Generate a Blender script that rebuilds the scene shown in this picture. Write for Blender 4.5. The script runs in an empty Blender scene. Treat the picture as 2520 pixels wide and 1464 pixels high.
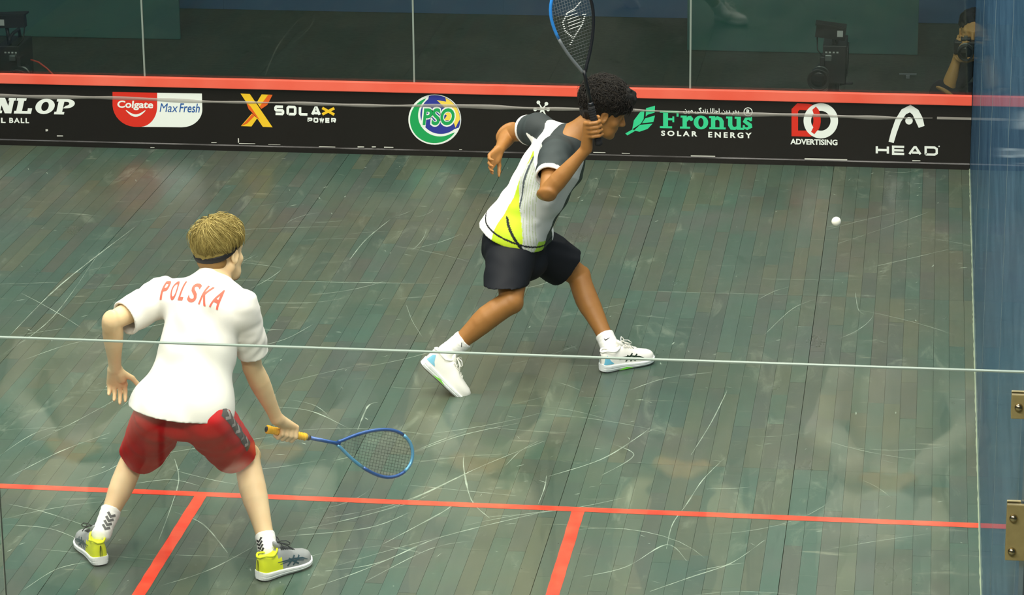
import bpy, bmesh, math, random
import numpy as np
from mathutils import Vector, Matrix, geometry
from mathutils.bvhtree import BVHTree

sc = bpy.context.scene
col = sc.collection

# ------------------------------------------------------------------ camera
CAM = np.array([2.91569, -7.42060, 4.66545])
YAW, PITCH, ROLL, FPX = -0.136383, 0.308354, -0.0100315, 7595.2
_f = np.array([math.sin(YAW)*math.cos(PITCH), math.cos(YAW)*math.cos(PITCH), -math.sin(PITCH)])
_r0 = np.array([math.cos(YAW), -math.sin(YAW), 0.0]); _u0 = np.cross(_r0, _f)
_r = _r0*math.cos(ROLL)+_u0*math.sin(ROLL); _u = -_r0*math.sin(ROLL)+_u0*math.cos(ROLL)
cd = bpy.data.cameras.new('camera'); cam = bpy.data.objects.new('camera', cd); col.objects.link(cam)
cd.sensor_fit = 'HORIZONTAL'; cd.sensor_width = 36.0; cd.lens = FPX/2520*36.0
cd.clip_start = 0.1; cd.clip_end = 200
M = Matrix.Identity(4)
for i in range(3):
    M[i][0] = _r[i]; M[i][1] = _u[i]; M[i][2] = -_f[i]; M[i][3] = CAM[i]
cam.matrix_world = M
sc.camera = cam

# ------------------------------------------------------------------ world, lights, exposure
sc.view_settings.view_transform = 'Standard'
try: sc.view_settings.look = 'None'
except Exception: pass
sc.view_settings.exposure = 0.0
sc.view_settings.gamma = 1.0
sc.view_settings.use_curve_mapping = False
w = bpy.data.worlds.new('hall'); sc.world = w; w.use_nodes = True
w.node_tree.nodes['Background'].inputs[0].default_value = (0.60, 0.80, 0.74, 1)
w.node_tree.nodes['Background'].inputs[1].default_value = 0.07

def area(name, loc, target, sx, sy, power, colr=(1, .97, .86)):
    d = bpy.data.lights.new(name, 'AREA'); d.shape = 'RECTANGLE'; d.size = sx; d.size_y = sy
    d.energy = power; d.color = colr
    o = bpy.data.objects.new(name, d); col.objects.link(o); o.location = loc
    o.rotation_euler = (Vector(target)-Vector(loc)).to_track_quat('-Z', 'Y').to_euler()
    return o
area('court_light', (-1.6, 6.6, 6.6), (-1.0, 6.2, 0), 1.6, 4.5, 290)
area('court_light', (1.8, 6.6, 6.6), (1.6, 6.2, 0), 1.6, 4.5, 300)
area('court_light', (-1.6, 2.0, 6.6), (-0.9, 3.2, 0), 1.6, 3.5, 300)
area('court_light', (2.0, 2.0, 6.6), (1.4, 3.2, 0), 1.6, 3.5, 300)
area('stand_fill_light', (1.0, -3.6, 6.4), (1.2, -3.0, 0), 6.0, 1.2, 620)  # unseen lamp, added to brighten the spectators mirrored in the back glass
area('front_light', (1.0, 12.8, 6.5), (1.2, 12.0, 0), 5.0, 1.0, 70)

def at(x, y, Y):
    """world point on the plane y = Y seen at photo pixel (x, y)"""
    d = _f+_r*(x-1260)/FPX-_u*(y-732)/FPX
    return CAM+d*((Y-CAM[1])/d[1])
def at_z(x, y, Z):
    d = _f+_r*(x-1260)/FPX-_u*(y-732)/FPX
    return CAM+d*((Z-CAM[2])/d[2])

# ------------------------------------------------------------------ object helpers
def lin(c):
    c = [v/255 for v in c]
    return tuple(v/12.92 if v <= .04045 else ((v+.055)/1.055)**2.4 for v in c)+(1.0,)

MATS = {}
def mat(name, rgb, rough=.5, spec=.5, metal=0.0, coat=0.0, noise=None, bump=None, attr=None, sheen=0, sss=0):
    """rgb are sRGB 0-255 values; noise=(scale, rgb2, amount); bump=(scale, strength, dist); attr = colour attribute"""
    if name in MATS: return MATS[name]
    m = bpy.data.materials.new(name); m.use_nodes = True
    nt = m.node_tree; b = nt.nodes['Principled BSDF']
    b.inputs['Base Color'].default_value = lin(rgb)
    b.inputs['Roughness'].default_value = rough
    b.inputs['Specular IOR Level'].default_value = spec
    b.inputs['Metallic'].default_value = metal
    b.inputs['Coat Weight'].default_value = coat
    if sheen: b.inputs['Sheen Weight'].default_value = sheen
    if sss:
        b.inputs['Subsurface Weight'].default_value = sss
        b.inputs['Subsurface Radius'].default_value = (.012, .005, .003)
        b.inputs['Subsurface Scale'].default_value = 1.0
    src = None
    if attr:
        a = nt.nodes.new('ShaderNodeAttribute'); a.attribute_name = attr; src = a.outputs['Color']
        nt.links.new(src, b.inputs['Base Color'])
    if noise:
        tc = nt.nodes.new('ShaderNodeTexCoord'); n = nt.nodes.new('ShaderNodeTexNoise')
        n.inputs['Scale'].default_value = noise[0]; n.inputs['Detail'].default_value = 4
        nt.links.new(tc.outputs['Object'], n.inputs['Vector'])
        r = nt.nodes.new('ShaderNodeValToRGB'); r.color_ramp.elements[0].position = .35; r.color_ramp.elements[1].position = .7
        r.color_ramp.elements[0].color = (0, 0, 0, 1); r.color_ramp.elements[1].color = (noise[2],)*3+(1,)
        nt.links.new(n.outputs['Fac'], r.inputs[0])
        mx = nt.nodes.new('ShaderNodeMixRGB'); nt.links.new(r.outputs[0], mx.inputs[0])
        if src: nt.links.new(src, mx.inputs[1])
        else: mx.inputs[1].default_value = lin(rgb)
        mx.inputs[2].default_value = lin(noise[1])
        nt.links.new(mx.outputs[0], b.inputs['Base Color'])
    if bump:
        tc = nt.nodes.new('ShaderNodeTexCoord'); n = nt.nodes.new('ShaderNodeTexNoise')
        n.inputs['Scale'].default_value = bump[0]; n.inputs['Detail'].default_value = 3
        nt.links.new(tc.outputs['Object'], n.inputs['Vector'])
        bp = nt.nodes.new('ShaderNodeBump'); bp.inputs['Strength'].default_value = bump[1]; bp.inputs['Distance'].default_value = bump[2]
        nt.links.new(n.outputs['Fac'], bp.inputs['Height']); nt.links.new(bp.outputs[0], b.inputs['Normal'])
    MATS[name] = m
    return m

def link(o, parent=None, m=None):
    col.objects.link(o)
    if parent is not None: o.parent = parent
    if m is not None:
        for x in (m if isinstance(m, (list, tuple)) else [m]): o.data.materials.append(x)
    return o
def tag(o, label=None, cat=None, group=None, kind=None):
    if label: o['label'] = label
    if cat: o['category'] = cat
    if group: o['group'] = group
    if kind: o['kind'] = kind
    return o
def empty(name, loc, label=None, cat=None, group=None, kind=None):
    o = bpy.data.objects.new(name, None); o.location = loc; o.empty_display_size = .1
    col.objects.link(o); MW[o.name] = Vector(loc)
    return tag(o, label, cat, group, kind)
MW = {}
def np_mesh(name, V, quads=None, tris=None, smooth=True, mats=None):
    me = bpy.data.meshes.new(name)
    V = np.asarray(V, np.float32)
    faces = []
    nq = 0 if quads is None else len(quads); nt_ = 0 if tris is None else len(tris)
    loops = np.concatenate([np.asarray(a, np.int32).ravel() for a in (quads, tris) if a is not None and len(a)])
    me.vertices.add(len(V)); me.vertices.foreach_set('co', V.ravel())
    me.loops.add(len(loops)); me.loops.foreach_set('vertex_index', loops)
    me.polygons.add(nq+nt_)
    st = np.concatenate([np.arange(nq)*4, nq*4+np.arange(nt_)*3]).astype(np.int32)
    me.polygons.foreach_set('loop_start', st)
    me.polygons.foreach_set('loop_total', np.concatenate([np.full(nq, 4), np.full(nt_, 3)]).astype(np.int32))
    if mats is not None: me.polygons.foreach_set('material_index', np.asarray(mats, np.int32))
    me.update(calc_edges=True); me.validate()
    if smooth: me.polygons.foreach_set('use_smooth', np.ones(len(me.polygons), bool))
    return me
def add_mesh(name, V, F, m=None, parent=None, smooth=False, base=None):
    """V in world space; stored relative to the parent's base"""
    V = [Vector(v) for v in V]
    o_ = Vector((0, 0, 0))
    p = parent
    while p is not None:
        o_ += Vector(p.location); p = p.parent
    if parent is None and base is not None: o_ = Vector(base)
    me = bpy.data.meshes.new(name); me.from_pydata([v-o_ for v in V], [], F); me.update()
    if smooth: me.polygons.foreach_set('use_smooth', [True]*len(me.polygons))
    o = bpy.data.objects.new(name, me)
    if parent is None and base is not None: o.location = base
    return link(o, parent, m)

def box_vf(x0, x1, y0, y1, z0, z1):
    V = [(x, y, z) for z in (z0, z1) for y in (y0, y1) for x in (x0, x1)]
    F = [(0, 2, 3, 1), (4, 5, 7, 6), (0, 1, 5, 4), (2, 6, 7, 3), (0, 4, 6, 2), (1, 3, 7, 5)]
    return V, F
def box(name, x0, x1, y0, y1, z0, z1, m=None, parent=None, bev=0, base=None):
    V, F = box_vf(x0, x1, y0, y1, z0, z1)
    if not bev: return add_mesh(name, V, F, m, parent, base=base)
    bm = bmesh.new(); vs = [bm.verts.new(v) for v in V]
    for f in F: bm.faces.new([vs[i] for i in f])
    bmesh.ops.recalc_face_normals(bm, faces=bm.faces)
    bmesh.ops.bevel(bm, geom=bm.edges[:], offset=bev, segments=2, affect='EDGES', profile=.6)
    Vv = [v.co.copy() for v in bm.verts]; bm.verts.index_update()
    Ff = [[v.index for v in f.verts] for f in bm.faces]; bm.free()
    return add_mesh(name, Vv, Ff, m, parent, base=base)

def tube_vf(pts, rad, n=8, closed=False, caps=True):
    """swept tube along pts; rad scalar or list"""
    P = [Vector(p) for p in pts]; N = len(P)
    R = rad if isinstance(rad, (list, tuple, np.ndarray)) else [rad]*N
    T = []
    for i in range(N):
        if closed: t = P[(i+1) % N]-P[i-1]
        else: t = P[min(i+1, N-1)]-P[max(i-1, 0)]
        T.append(t.normalized() if t.length > 1e-9 else Vector((0, 0, 1)))
    a = Vector((0, 0, 1)) if abs(T[0].z) < .9 else Vector((1, 0, 0))
    U = [(a-T[0]*a.dot(T[0])).normalized()]
    for i in range(1, N):
        v = U[-1]-T[i]*U[-1].dot(T[i]); U.append(v.normalized())
    V, F = [], []
    for i in range(N):
        b = T[i].cross(U[i])
        for k in range(n):
            an = 2*math.pi*k/n
            V.append(P[i]+(U[i]*math.cos(an)+b*math.sin(an))*R[i])
    for i in range(N if closed else N-1):
        for k in range(n):
            j = (i+1) % N
            F.append((i*n+k, i*n+(k+1) % n, j*n+(k+1) % n, j*n+k))
    if caps and not closed:
        F.append(tuple(range(n-1, -1, -1))); F.append(tuple((N-1)*n+k for k in range(n)))
    return V, F
def merge_vf(lst):
    V, F = [], []
    for v, f in lst:
        o = len(V); V += list(v); F += [tuple(i+o for i in q) for q in f]
    return V, F
def tube(name, pts, rad, m, parent=None, n=8, closed=False, base=None):
    V, F = tube_vf(pts, rad, n, closed)
    return add_mesh(name, V, F, m, parent, True, base=base)
def lathe_vf(c, axis, prof, n=20):
    """prof list of (along axis, radius)"""
    ax = Vector(axis).normalized(); a = Vector((0, 0, 1)) if abs(ax.z) < .9 else Vector((1, 0, 0))
    e1 = (a-ax*a.dot(ax)).normalized(); e2 = ax.cross(e1); c = Vector(c); V, F = [], []
    for s, r in prof:
        for k in range(n):
            an = 2*math.pi*k/n; V.append(c+ax*s+(e1*math.cos(an)+e2*math.sin(an))*r)
    for i in range(len(prof)-1):
        for k in range(n): F.append((i*n+k, i*n+(k+1) % n, (i+1)*n+(k+1) % n, (i+1)*n+k))
    F.append(tuple(range(n-1, -1, -1))); F.append(tuple((len(prof)-1)*n+k for k in range(n)))
    return V, F

# ------------------------------------------------------------------ solid shapes as distance fields
def unit(v):
    v = np.asarray(v, float); return v/np.linalg.norm(v)
class Field:
    def __init__(s, lo, hi, h):
        s.lo = np.asarray(lo, float); s.h = h
        s.n = np.ceil((np.asarray(hi, float)-s.lo)/h).astype(int)+1
        s.F = np.full(s.n, .06, np.float32)
    def sl(s, lo, hi):
        a = np.clip(np.floor((lo-s.lo)/s.h).astype(int), 0, s.n); b = np.clip(np.ceil((hi-s.lo)/s.h).astype(int)+1, 0, s.n)
        return tuple(slice(i, j) for i, j in zip(a, b))
    def grid(s, sl):
        g = [(s.lo[i]+np.arange(sl[i].start, sl[i].stop)*s.h).astype(np.float32) for i in range(3)]
        return g[0][:, None, None], g[1][None, :, None], g[2][None, None, :]
    def put(s, sl, d, k, mode):
        a = s.F[sl]
        if mode == 'add':
            hh = np.clip(.5+.5*(d-a)/k, 0, 1); s.F[sl] = d+(a-d)*hh-k*hh*(1-hh)
        else:                                    # carve
            d = -d; hh = np.clip(.5-.5*(d-a)/k, 0, 1); s.F[sl] = d+(a-d)*hh+k*hh*(1-hh)
    def cone(s, a, b, ra, rb, k=.015, flat=None, cut=None, mode='add', shell=0):
        a = np.asarray(a, float); b = np.asarray(b, float); rm = max(ra, rb)+k+.03
        if flat is not None: rm = rm*max(1, flat[1])
        sl = s.sl(np.minimum(a, b)-rm, np.maximum(a, b)+rm)
        if any(q.stop-q.start < 1 for q in sl): return s
        X, Y, Z = s.grid(sl); d = b-a; dd = max(float(d@d), 1e-12)
        x = X-a[0]; y = Y-a[1]; z = Z-a[2]
        t = np.clip((x*d[0]+y*d[1]+z*d[2])/dd, 0, 1)
        x = x-t*d[0]; y = y-t*d[1]; z = z-t*d[2]
        q = x*x+y*y+z*z
        if flat is not None:
            n, fac = flat; c = x*n[0]+y*n[1]+z*n[2]; q = q+c*c*(1/fac**2-1)
        D = np.sqrt(q)-(ra+(rb-ra)*t)
        if flat is not None and flat[1] < 1: D = D*(.5+.5*flat[1])
        if shell: D = np.maximum(D, -(D+shell))
        for c, n in (cut or []):
            D = np.maximum(D, (X-c[0])*n[0]+(Y-c[1])*n[1]+(Z-c[2])*n[2])
        s.put(sl, D.astype(np.float32), k, mode); return s
    def chain(s, P, R, k=.015, flat=None, mode='add'):
        for i in range(len(P)-1): s.cone(P[i], P[i+1], R[i], R[i+1], k, flat, None, mode)
        return s
    def ell(s, c, ax, r, k=.01, mode='add', cut=None):
        c = np.asarray(c, float); rm = max(r)+k+.03
        sl = s.sl(c-rm, c+rm)
        if any(q.stop-q.start < 1 for q in sl): return s
        X, Y, Z = s.grid(sl); x = X-c[0]; y = Y-c[1]; z = Z-c[2]
        k0 = 0; k1 = 0
        for A, ri in zip(ax, r):
            q = x*A[0]+y*A[1]+z*A[2]; k0 = k0+(q/ri)**2; k1 = k1+(q/ri**2)**2
        k0 = np.sqrt(k0); k1 = np.sqrt(k1)+1e-6; D = k0*(k0-1)/k1
        for cc, n in (cut or []):
            D = np.maximum(D, (X-cc[0])*n[0]+(Y-cc[1])*n[1]+(Z-cc[2])*n[2])
        s.put(sl, D.astype(np.float32), k, mode); return s
    def plane(s, c, n, wob=0):
        """keep only the side the normal points away from"""
        X, Y, Z = s.grid(tuple(slice(0, q) for q in s.n))
        s.F = np.maximum(s.F, ((X-c[0])*n[0]+(Y-c[1])*n[1]+(Z-c[2])*n[2]).astype(np.float32)); return s
    def ripple(s, amp, lam, seed, n=7, dirs=None):
        rng = np.random.default_rng(seed); m = np.argwhere(np.abs(s.F) < .03)
        P = s.lo+m*s.h; d = np.zeros(len(P))
        for i in range(n):
            if dirs is not None: k = unit(np.asarray(dirs[i % len(dirs)])+rng.normal(0, .25, 3))
            else: k = unit(rng.normal(0, 1, 3))
            l = lam*rng.uniform(.6, 1.7); ph = rng.uniform(0, 6.3)
            e = unit(rng.normal(0, 1, 3)); l2 = lam*2.5*rng.uniform(.7, 1.5)
            d += np.sin(P@k*6.283/l+ph+1.5*np.sin(P@e*6.283/l2))*(.5+.5*np.sin(P@e*6.283/(l2*1.3)+ph*2))
        s.F[tuple(m.T)] += (amp*d/math.sqrt(n)).astype(np.float32); return s
    def hollow(s, t):
        s.F = np.maximum(s.F, -(s.F+t)); return s
    def union(s, o, k):
        a = s.F; d = o.F; hh = np.clip(.5+.5*(d-a)/k, 0, 1); s.F = (d+(a-d)*hh-k*hh*(1-hh)).astype(np.float32); return s
    def mesh(s, smooth=2):
        F = s.F; I = F < 0
        c = [I[i:I.shape[0]-1+i, j:I.shape[1]-1+j, k:I.shape[2]-1+k] for i in (0, 1) for j in (0, 1) for k in (0, 1)]
        anyc = c[0].copy(); allc = c[0].copy()
        for q in c[1:]: anyc |= q; allc &= q
        cells = np.argwhere(anyc & ~allc)
        idx = np.full(anyc.shape, -1, np.int32); idx[tuple(cells.T)] = np.arange(len(cells))
        offs = np.array([(i, j, k) for i in (0, 1) for j in (0, 1) for k in (0, 1)])
        val = np.stack([F[tuple((cells+o).T)] for o in offs], 1)
        acc = np.zeros((len(cells), 3)); cnt = np.zeros(len(cells))
        for a in range(8):
            for b in range(a+1, 8):
                if np.abs(offs[a]-offs[b]).sum() != 1: continue
                va, vb = val[:, a], val[:, b]; mk = (va < 0) != (vb < 0)
                t = np.where(mk, va/np.where(mk, va-vb, 1), 0)[:, None]
                acc += np.where(mk[:, None], offs[a]+(offs[b]-offs[a])*t, 0); cnt += mk
        V = s.lo+(cells+acc/cnt[:, None])*s.h
        Q = []
        for ax in range(3):
            sa = [slice(None)]*3; sb = [slice(None)]*3; sa[ax] = slice(0, -1); sb[ax] = slice(1, None)
            e = np.argwhere(I[tuple(sa)] != I[tuple(sb)])
            o1, o2 = (ax+1) % 3, (ax+2) % 3
            ok = (e[:, o1] > 0) & (e[:, o2] > 0) & (e[:, o1] < idx.shape[o1]) & (e[:, o2] < idx.shape[o2]); e = e[ok]
            d1 = np.zeros(3, int); d1[o1] = 1; d2 = np.zeros(3, int); d2[o2] = 1
            q = np.stack([idx[tuple((e-d1-d2).T)], idx[tuple((e-d2).T)], idx[tuple(e.T)], idx[tuple((e-d1).T)]], 1)
            fl = ~I[tuple(e.T)]
            q[fl] = q[fl][:, ::-1]; Q.append(q)
        Q = np.concatenate(Q); Q = Q[(Q >= 0).all(1)]
        for _ in range(smooth):
            S = np.zeros_like(V); C = np.zeros(len(V))
            for a, b in ((0, 1), (1, 2), (2, 3), (3, 0)):
                for u_, v_ in ((a, b), (b, a)):
                    for dch in range(3): S[:, dch] += np.bincount(Q[:, u_], V[Q[:, v_], dch], len(V))
                    C += np.bincount(Q[:, u_], minlength=len(V))
            V = V*.5+.5*S/np.maximum(C, 1)[:, None]
        return V, Q
def field_obj(name, V, Q, m, parent, colour=None):
    o_ = np.zeros(3); p = parent
    while p is not None: o_ = o_+np.array(p.location); p = p.parent
    me = np_mesh(name, V-o_, Q)
    if colour is not None:
        a = me.color_attributes.new('tint', 'FLOAT_COLOR', 'POINT')
        c = np.ones((len(V), 4), np.float32); c[:, :3] = colour; a.data.foreach_set('color', c.ravel())
    o = bpy.data.objects.new(name, me); return link(o, parent, m)
def bvh_of(V, Q):
    return BVHTree.FromPolygons([tuple(v) for v in V], [tuple(int(i) for i in q) for q in Q])

# ------------------------------------------------------------------ flat print: polygons, text, decals
def poly_vf(polys):
    """list of 2-D outlines (each may be a list of loops: outer + holes) -> 2-D verts and triangles"""
    V, F = [], []
    for p in polys:
        loops = p if isinstance(p[0][0], (list, tuple, np.ndarray)) else [p]
        L = [[Vector((q[0], q[1], 0)) for q in lp] for lp in loops]
        t = geometry.tessellate_polygon(L); o = len(V)
        for lp in L: V += [(v.x, v.y) for v in lp]
        F += [tuple(i+o for i in tr) for tr in t]
    return V, F
def text_vf(s, bold=0.0, shear=0.0, spacing=1.0):
    cu = bpy.data.curves.new('t', 'FONT'); cu.body = s; cu.offset = bold; cu.shear = shear; cu.space_character = spacing
    cu.resolution_u = 4; cu.fill_mode = 'FRONT'
    o = bpy.data.objects.new('t', cu); col.objects.link(o)
    bpy.context.view_layer.update()
    dg = bpy.context.evaluated_depsgraph_get()
    me = bpy.data.meshes.new_from_object(o.evaluated_get(dg))
    V = [(v.co.x, v.co.y) for v in me.vertices]; F = [tuple(p.vertices) for p in me.polygons]
    bpy.data.objects.remove(o); bpy.data.curves.remove(cu); bpy.data.meshes.remove(me)
    return V, F
def fit_vf(vf, x0, y0, x1, y1):
    """scale a flat shape into the rectangle"""
    V, F = vf; A = np.array(V, float); lo = A.min(0); hi = A.max(0)
    A = (A-lo)/(hi-lo)*np.array([x1-x0, y1-y0])+np.array([x0, y0])
    return [tuple(a) for a in A], F
def quad_map(vf, p00, p10, p11, p01):
    """map unit-square shape to a quad (bilinear)"""
    V, F = fit_vf(vf, 0, 0, 1, 1); o = []
    for u_, v_ in V:
        o.append(tuple(np.array(p00)*(1-u_)*(1-v_)+np.array(p10)*u_*(1-v_)+np.array(p11)*u_*v_+np.array(p01)*(1-u_)*v_))
    return o, F
def stroke(pts, wd, closed=False):
    """thick 2-D polyline outline as quads with mitred corners"""
    P = [np.array(p, float) for p in pts]; n = len(P); L = []; Rr = []
    W = wd if isinstance(wd, (list, tuple)) else [wd]*n
    for i in range(n):
        a = P[i-1] if (i > 0 or closed) else P[i]; b = P[(i+1) % n] if (i < n-1 or closed) else P[i]
        d1 = P[i]-a; d2 = b-P[i]
        d1 = d1/np.linalg.norm(d1) if np.linalg.norm(d1) > 1e-9 else d2/np.linalg.norm(d2)
        d2 = d2/np.linalg.norm(d2) if np.linalg.norm(d2) > 1e-9 else d1
        t = d1+d2; t = t/max(np.linalg.norm(t), 1e-6); nn = np.array([-t[1], t[0]])
        m_ = W[i]/2/max(.45, nn@np.array([-d1[1], d1[0]]))
        L.append(P[i]+nn*m_); Rr.append(P[i]-nn*m_)
    V = [tuple(v) for v in L+Rr]; F = []
    for i in range(n if closed else n-1):
        j = (i+1) % n; F.append((i, j, n+j, n+i))
    return V, F
def arc2(cx, cy, rx, ry, a0, a1, n=16):
    return [(cx+rx*math.cos(math.radians(a0+(a1-a0)*i/n)), cy+ry*math.sin(math.radians(a0+(a1-a0)*i/n))) for i in range(n+1)]
def decal(name, vf, origin, ux, uy, bvh, m, parent, lift=.002, maxlen=.012, depth=.4, flip=False):
    """flat shape in metres laid on a curved surface by dropping it along ux x uy"""
    V, F = vf
    bm = bmesh.new(); vs = [bm.verts.new((v[0], v[1], 0)) for v in V]
    for f in F:
        try: bm.faces.new([vs[i] for i in f])
        except ValueError: pass
    bmesh.ops.remove_doubles(bm, verts=bm.verts, dist=1e-6)
    for _ in range(5):
        e = [q for q in bm.edges if q.calc_length() > maxlen]
        if not e: break
        bmesh.ops.subdivide_edges(bm, edges=e, cuts=1); bmesh.ops.triangulate(bm, faces=[f for f in bm.faces if len(f.verts) > 4])
    origin = Vector(origin); ux = Vector(ux); uy = Vector(uy); nz = ux.cross(uy).normalized()
    out = []
    bm.verts.index_update()
    for v in bm.verts:
        p = origin+ux*v.co.x+uy*v.co.y
        hit = bvh.ray_cast(p+nz*depth, -nz, depth*2)
        if hit[0] is None:
            h2 = bvh.find_nearest(p); q = h2[0]; nn = h2[1]
        else: q = hit[0]; nn = hit[1]
        if nn.dot(nz) < 0: nn = -nn
        out.append(q+(nz*.5+nn*.5).normalized()*lift)
    F2 = [tuple(v.index for v in f.verts) for f in bm.faces]; bm.free()
    return add_mesh(name, out, F2, m, parent, True)
# ================================================================== THE COURT
FY = 9.75                                   # front wall plane
random.seed(7); rng = np.random.default_rng(7)

# ---- floor boards
def floor_mat():
    m = bpy.data.materials.new('painted_boards'); m.use_nodes = True; nt = m.node_tree; b = nt.nodes['Principled BSDF']
    N = nt.nodes.new; L = nt.links.new
    a = N('ShaderNodeAttribute'); a.attribute_name = 'tint'
    geo = N('ShaderNodeNewGeometry')
    def noise(scale, sx, sy, det=4, rough=.6, dist=0, rotz=0):
        mp = N('ShaderNodeMapping'); mp.inputs['Scale'].default_value = (sx, sy, 1); mp.inputs['Rotation'].default_value = (0, 0, rotz)
        L(geo.outputs['Position'], mp.inputs[0])
        n = N('ShaderNodeTexNoise'); n.inputs['Scale'].default_value = scale; n.inputs['Detail'].default_value = det
        n.inputs['Roughness'].default_value = rough; n.inputs['Distortion'].default_value = dist
        L(mp.outputs[0], n.inputs['Vector']); return n.outputs['Fac']
    def ramp(x, p0, p1, v0=0., v1=1.):
        r = N('ShaderNodeMapRange'); r.inputs[1].default_value = p0; r.inputs[2].default_value = p1
        r.inputs[3].default_value = v0; r.inputs[4].default_value = v1; L(x, r.inputs[0]); return r.outputs[0]
    def mix(f, c1, c2, mode='MIX'):
        x = N('ShaderNodeMixRGB'); x.blend_type = mode
        L(f, x.inputs[0]) if not isinstance(f, float) else setattr(x.inputs[0], 'default_value', f)
        for i, c in ((1, c1), (2, c2)):
            if isinstance(c, tuple): x.inputs[i].default_value = c
            else: L(c, x.inputs[i])
        return x.outputs[0]
    c = a.outputs['Color']
    cloud = noise(.9, 1, 1, 5)                                        # worn, hazy areas
    c = mix(ramp(cloud, .42, .66, 0., .42), c, lin((90, 90, 68)))
    teal = noise(1.3, 1, .7, 5, .6, .4, .3)
    c = mix(ramp(teal, .48, .70, 0., .42), c, lin((48, 84, 72)))
    mauve = noise(1.7, 1, .8, 4, .6, .3, -.4)
    c = mix(ramp(mauve, .52, .70, 0., .40), c, lin((78, 77, 76)))
    grain = noise(14, 3, .25, 5, .7)
    c = mix(ramp(grain, .35, .75, 0., .28), c, lin((46, 62, 54)))
    sc1 = noise(5, 1, .35, 6, .75, 1.2, .5)
    c = mix(ramp(sc1, .57, .74, 0., .45), c, lin((140, 152, 132)))    # pale scuffs
    sc2 = noise(9, .4, 2.2, 5, .7, .6, .15)
    c = mix(ramp(sc2, .62, .72, 0., .42), c, lin((138, 144, 124)))
    L(c, b.inputs['Base Color'])
    L(ramp(noise(3, 1, .6, 5), .3, .7, .26, .40), b.inputs['Roughness'])
    b.inputs['Specular IOR Level'].default_value = .5
    bp = N('ShaderNodeBump'); bp.inputs['Strength'].default_value = .12; bp.inputs['Distance'].default_value = .002
    L(noise(30, 1, .3, 3), bp.inputs['Height']); L(bp.outputs[0], b.inputs['Normal'])
    return m
FLOORM = floor_mat()
flo = box('floor', -3.2, 3.2, 0, FY, -.06, -.022, mat('subfloor', (14, 18, 16), .9))
tag(flo, 'dark green painted board floor of the squash court', None, None, 'structure')
PW = .94/13; X0 = .55
tones = [(65, 87, 74), (72, 86, 72), (62, 85, 74), (74, 85, 70), (68, 81, 73), (62, 88, 76), (78, 89, 72), (61, 81, 71), (66, 89, 78), (72, 81, 71)]
boards = []
k0 = math.floor((-3.2-X0)/PW)
for k in range(k0, math.ceil((3.2-X0)/PW)):
    xa = max(-3.2, X0+k*PW); xb = min(3.2, X0+(k+1)*PW)
    if xb-xa < .01: continue
    ga = .0013 if k % 13 == 0 else .0005
    gb = .0013 if k % 13 == 12 else .0005
    y = -random.uniform(0, .8)
    while y < FY:
        y2 = y+random.choice((.45, .6, .75, .9, 1.1))*random.uniform(.85, 1.15)
        for s in (2.42, 4.84, 7.27):
            if y < s-.12 and y2 > s-.12: y2 = s
        if FY-y2 < .2: y2 = FY
        if y2 > 0:
            t = np.array(random.choice(tones), float)*random.uniform(.98, 1.025)
            boards.append((xa+ga, xb-gb, max(0, y)+.0004, min(FY, y2)-.0004, random.uniform(-.0005, 0), tuple(t)))
        y = y2
def vis(b):
    cx, cy = (b[0]+b[1])/2, (b[2]+b[3])/2
    d = np.array([cx, cy, 0])-CAM; z = d@_f; px = 1260+FPX*(d@_r)/z; py = 732-FPX*(d@_u)/z
    return -40 < px < 2470 and py < 1600
inview = sorted([b for b in boards if vis(b)], key=lambda b: b[2]+b[3])
near = set(id(b) for b in inview[:300])
def board_vf(b):
    V, F = box_vf(b[0], b[1], b[2], b[3], -.020, b[4])
    return V, [f for f in F if f != (0, 2, 3, 1)]
def tinted(o, cols):
    a = o.data.color_attributes.new('tint', 'FLOAT_COLOR', 'POINT')
    a.data.foreach_set('color', np.array(cols, np.float32).ravel())
rest = []; restc = []
for b in boards:
    V, F = board_vf(b)
    if id(b) in near:
        o = add_mesh('floor_board', V, F, FLOORM, flo); tinted(o, [lin(b[5])]*len(V))
    else:
        rest.append((V, F)); restc += [lin(b[5])]*len(V)
V, F = merge_vf(rest)
o = add_mesh('floor_boards_far', V, F, FLOORM, flo); tinted(o, restc); o['kind'] = 'stuff'

# ---- painted red lines (short line, half-court line, service boxes)
def red_mat():
    m = mat('red_paint', (216, 54, 30), .4, .4, noise=(9, (228, 92, 62), .7), bump=(60, .1, .001))
    return m
def strip(name, x0, x1, y0, y1):
    n = max(2, int(max(x1-x0, y1-y0)/.05)); V = []; F = []
    horiz = (x1-x0) > (y1-y0)
    for i in range(n+1):
        t = i/n; j1 = random.uniform(-.0012, .0012); j2 = random.uniform(-.0012, .0012)
        if horiz: V += [(x0+(x1-x0)*t, y0+j1, .0009), (x0+(x1-x0)*t, y1+j2, .0009)]
        else: V += [(x0+j1, y0+(y1-y0)*t, .0009), (x1+j2, y0+(y1-y0)*t, .0009)]
    for i in range(n): F.append((2*i, 2*i+2, 2*i+3, 2*i+1) if horiz else (2*i, 2*i+1, 2*i+3, 2*i+2))
    return add_mesh(name, V, F, red_mat(), flo)
strip('short_line', -3.2, 3.2, 4.26, 4.31)
strip('half_court_line', -.028, .024, 0, 4.26)
strip('service_box_line', 1.550, 1.602, 2.66, 4.26)
strip('service_box_line', -1.602, -1.550, 2.66, 4.26)
strip('service_box_line', 1.602, 3.2, 2.61, 2.66)
strip('service_box_line', -3.2, -1.602, 2.61, 2.66)

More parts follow.
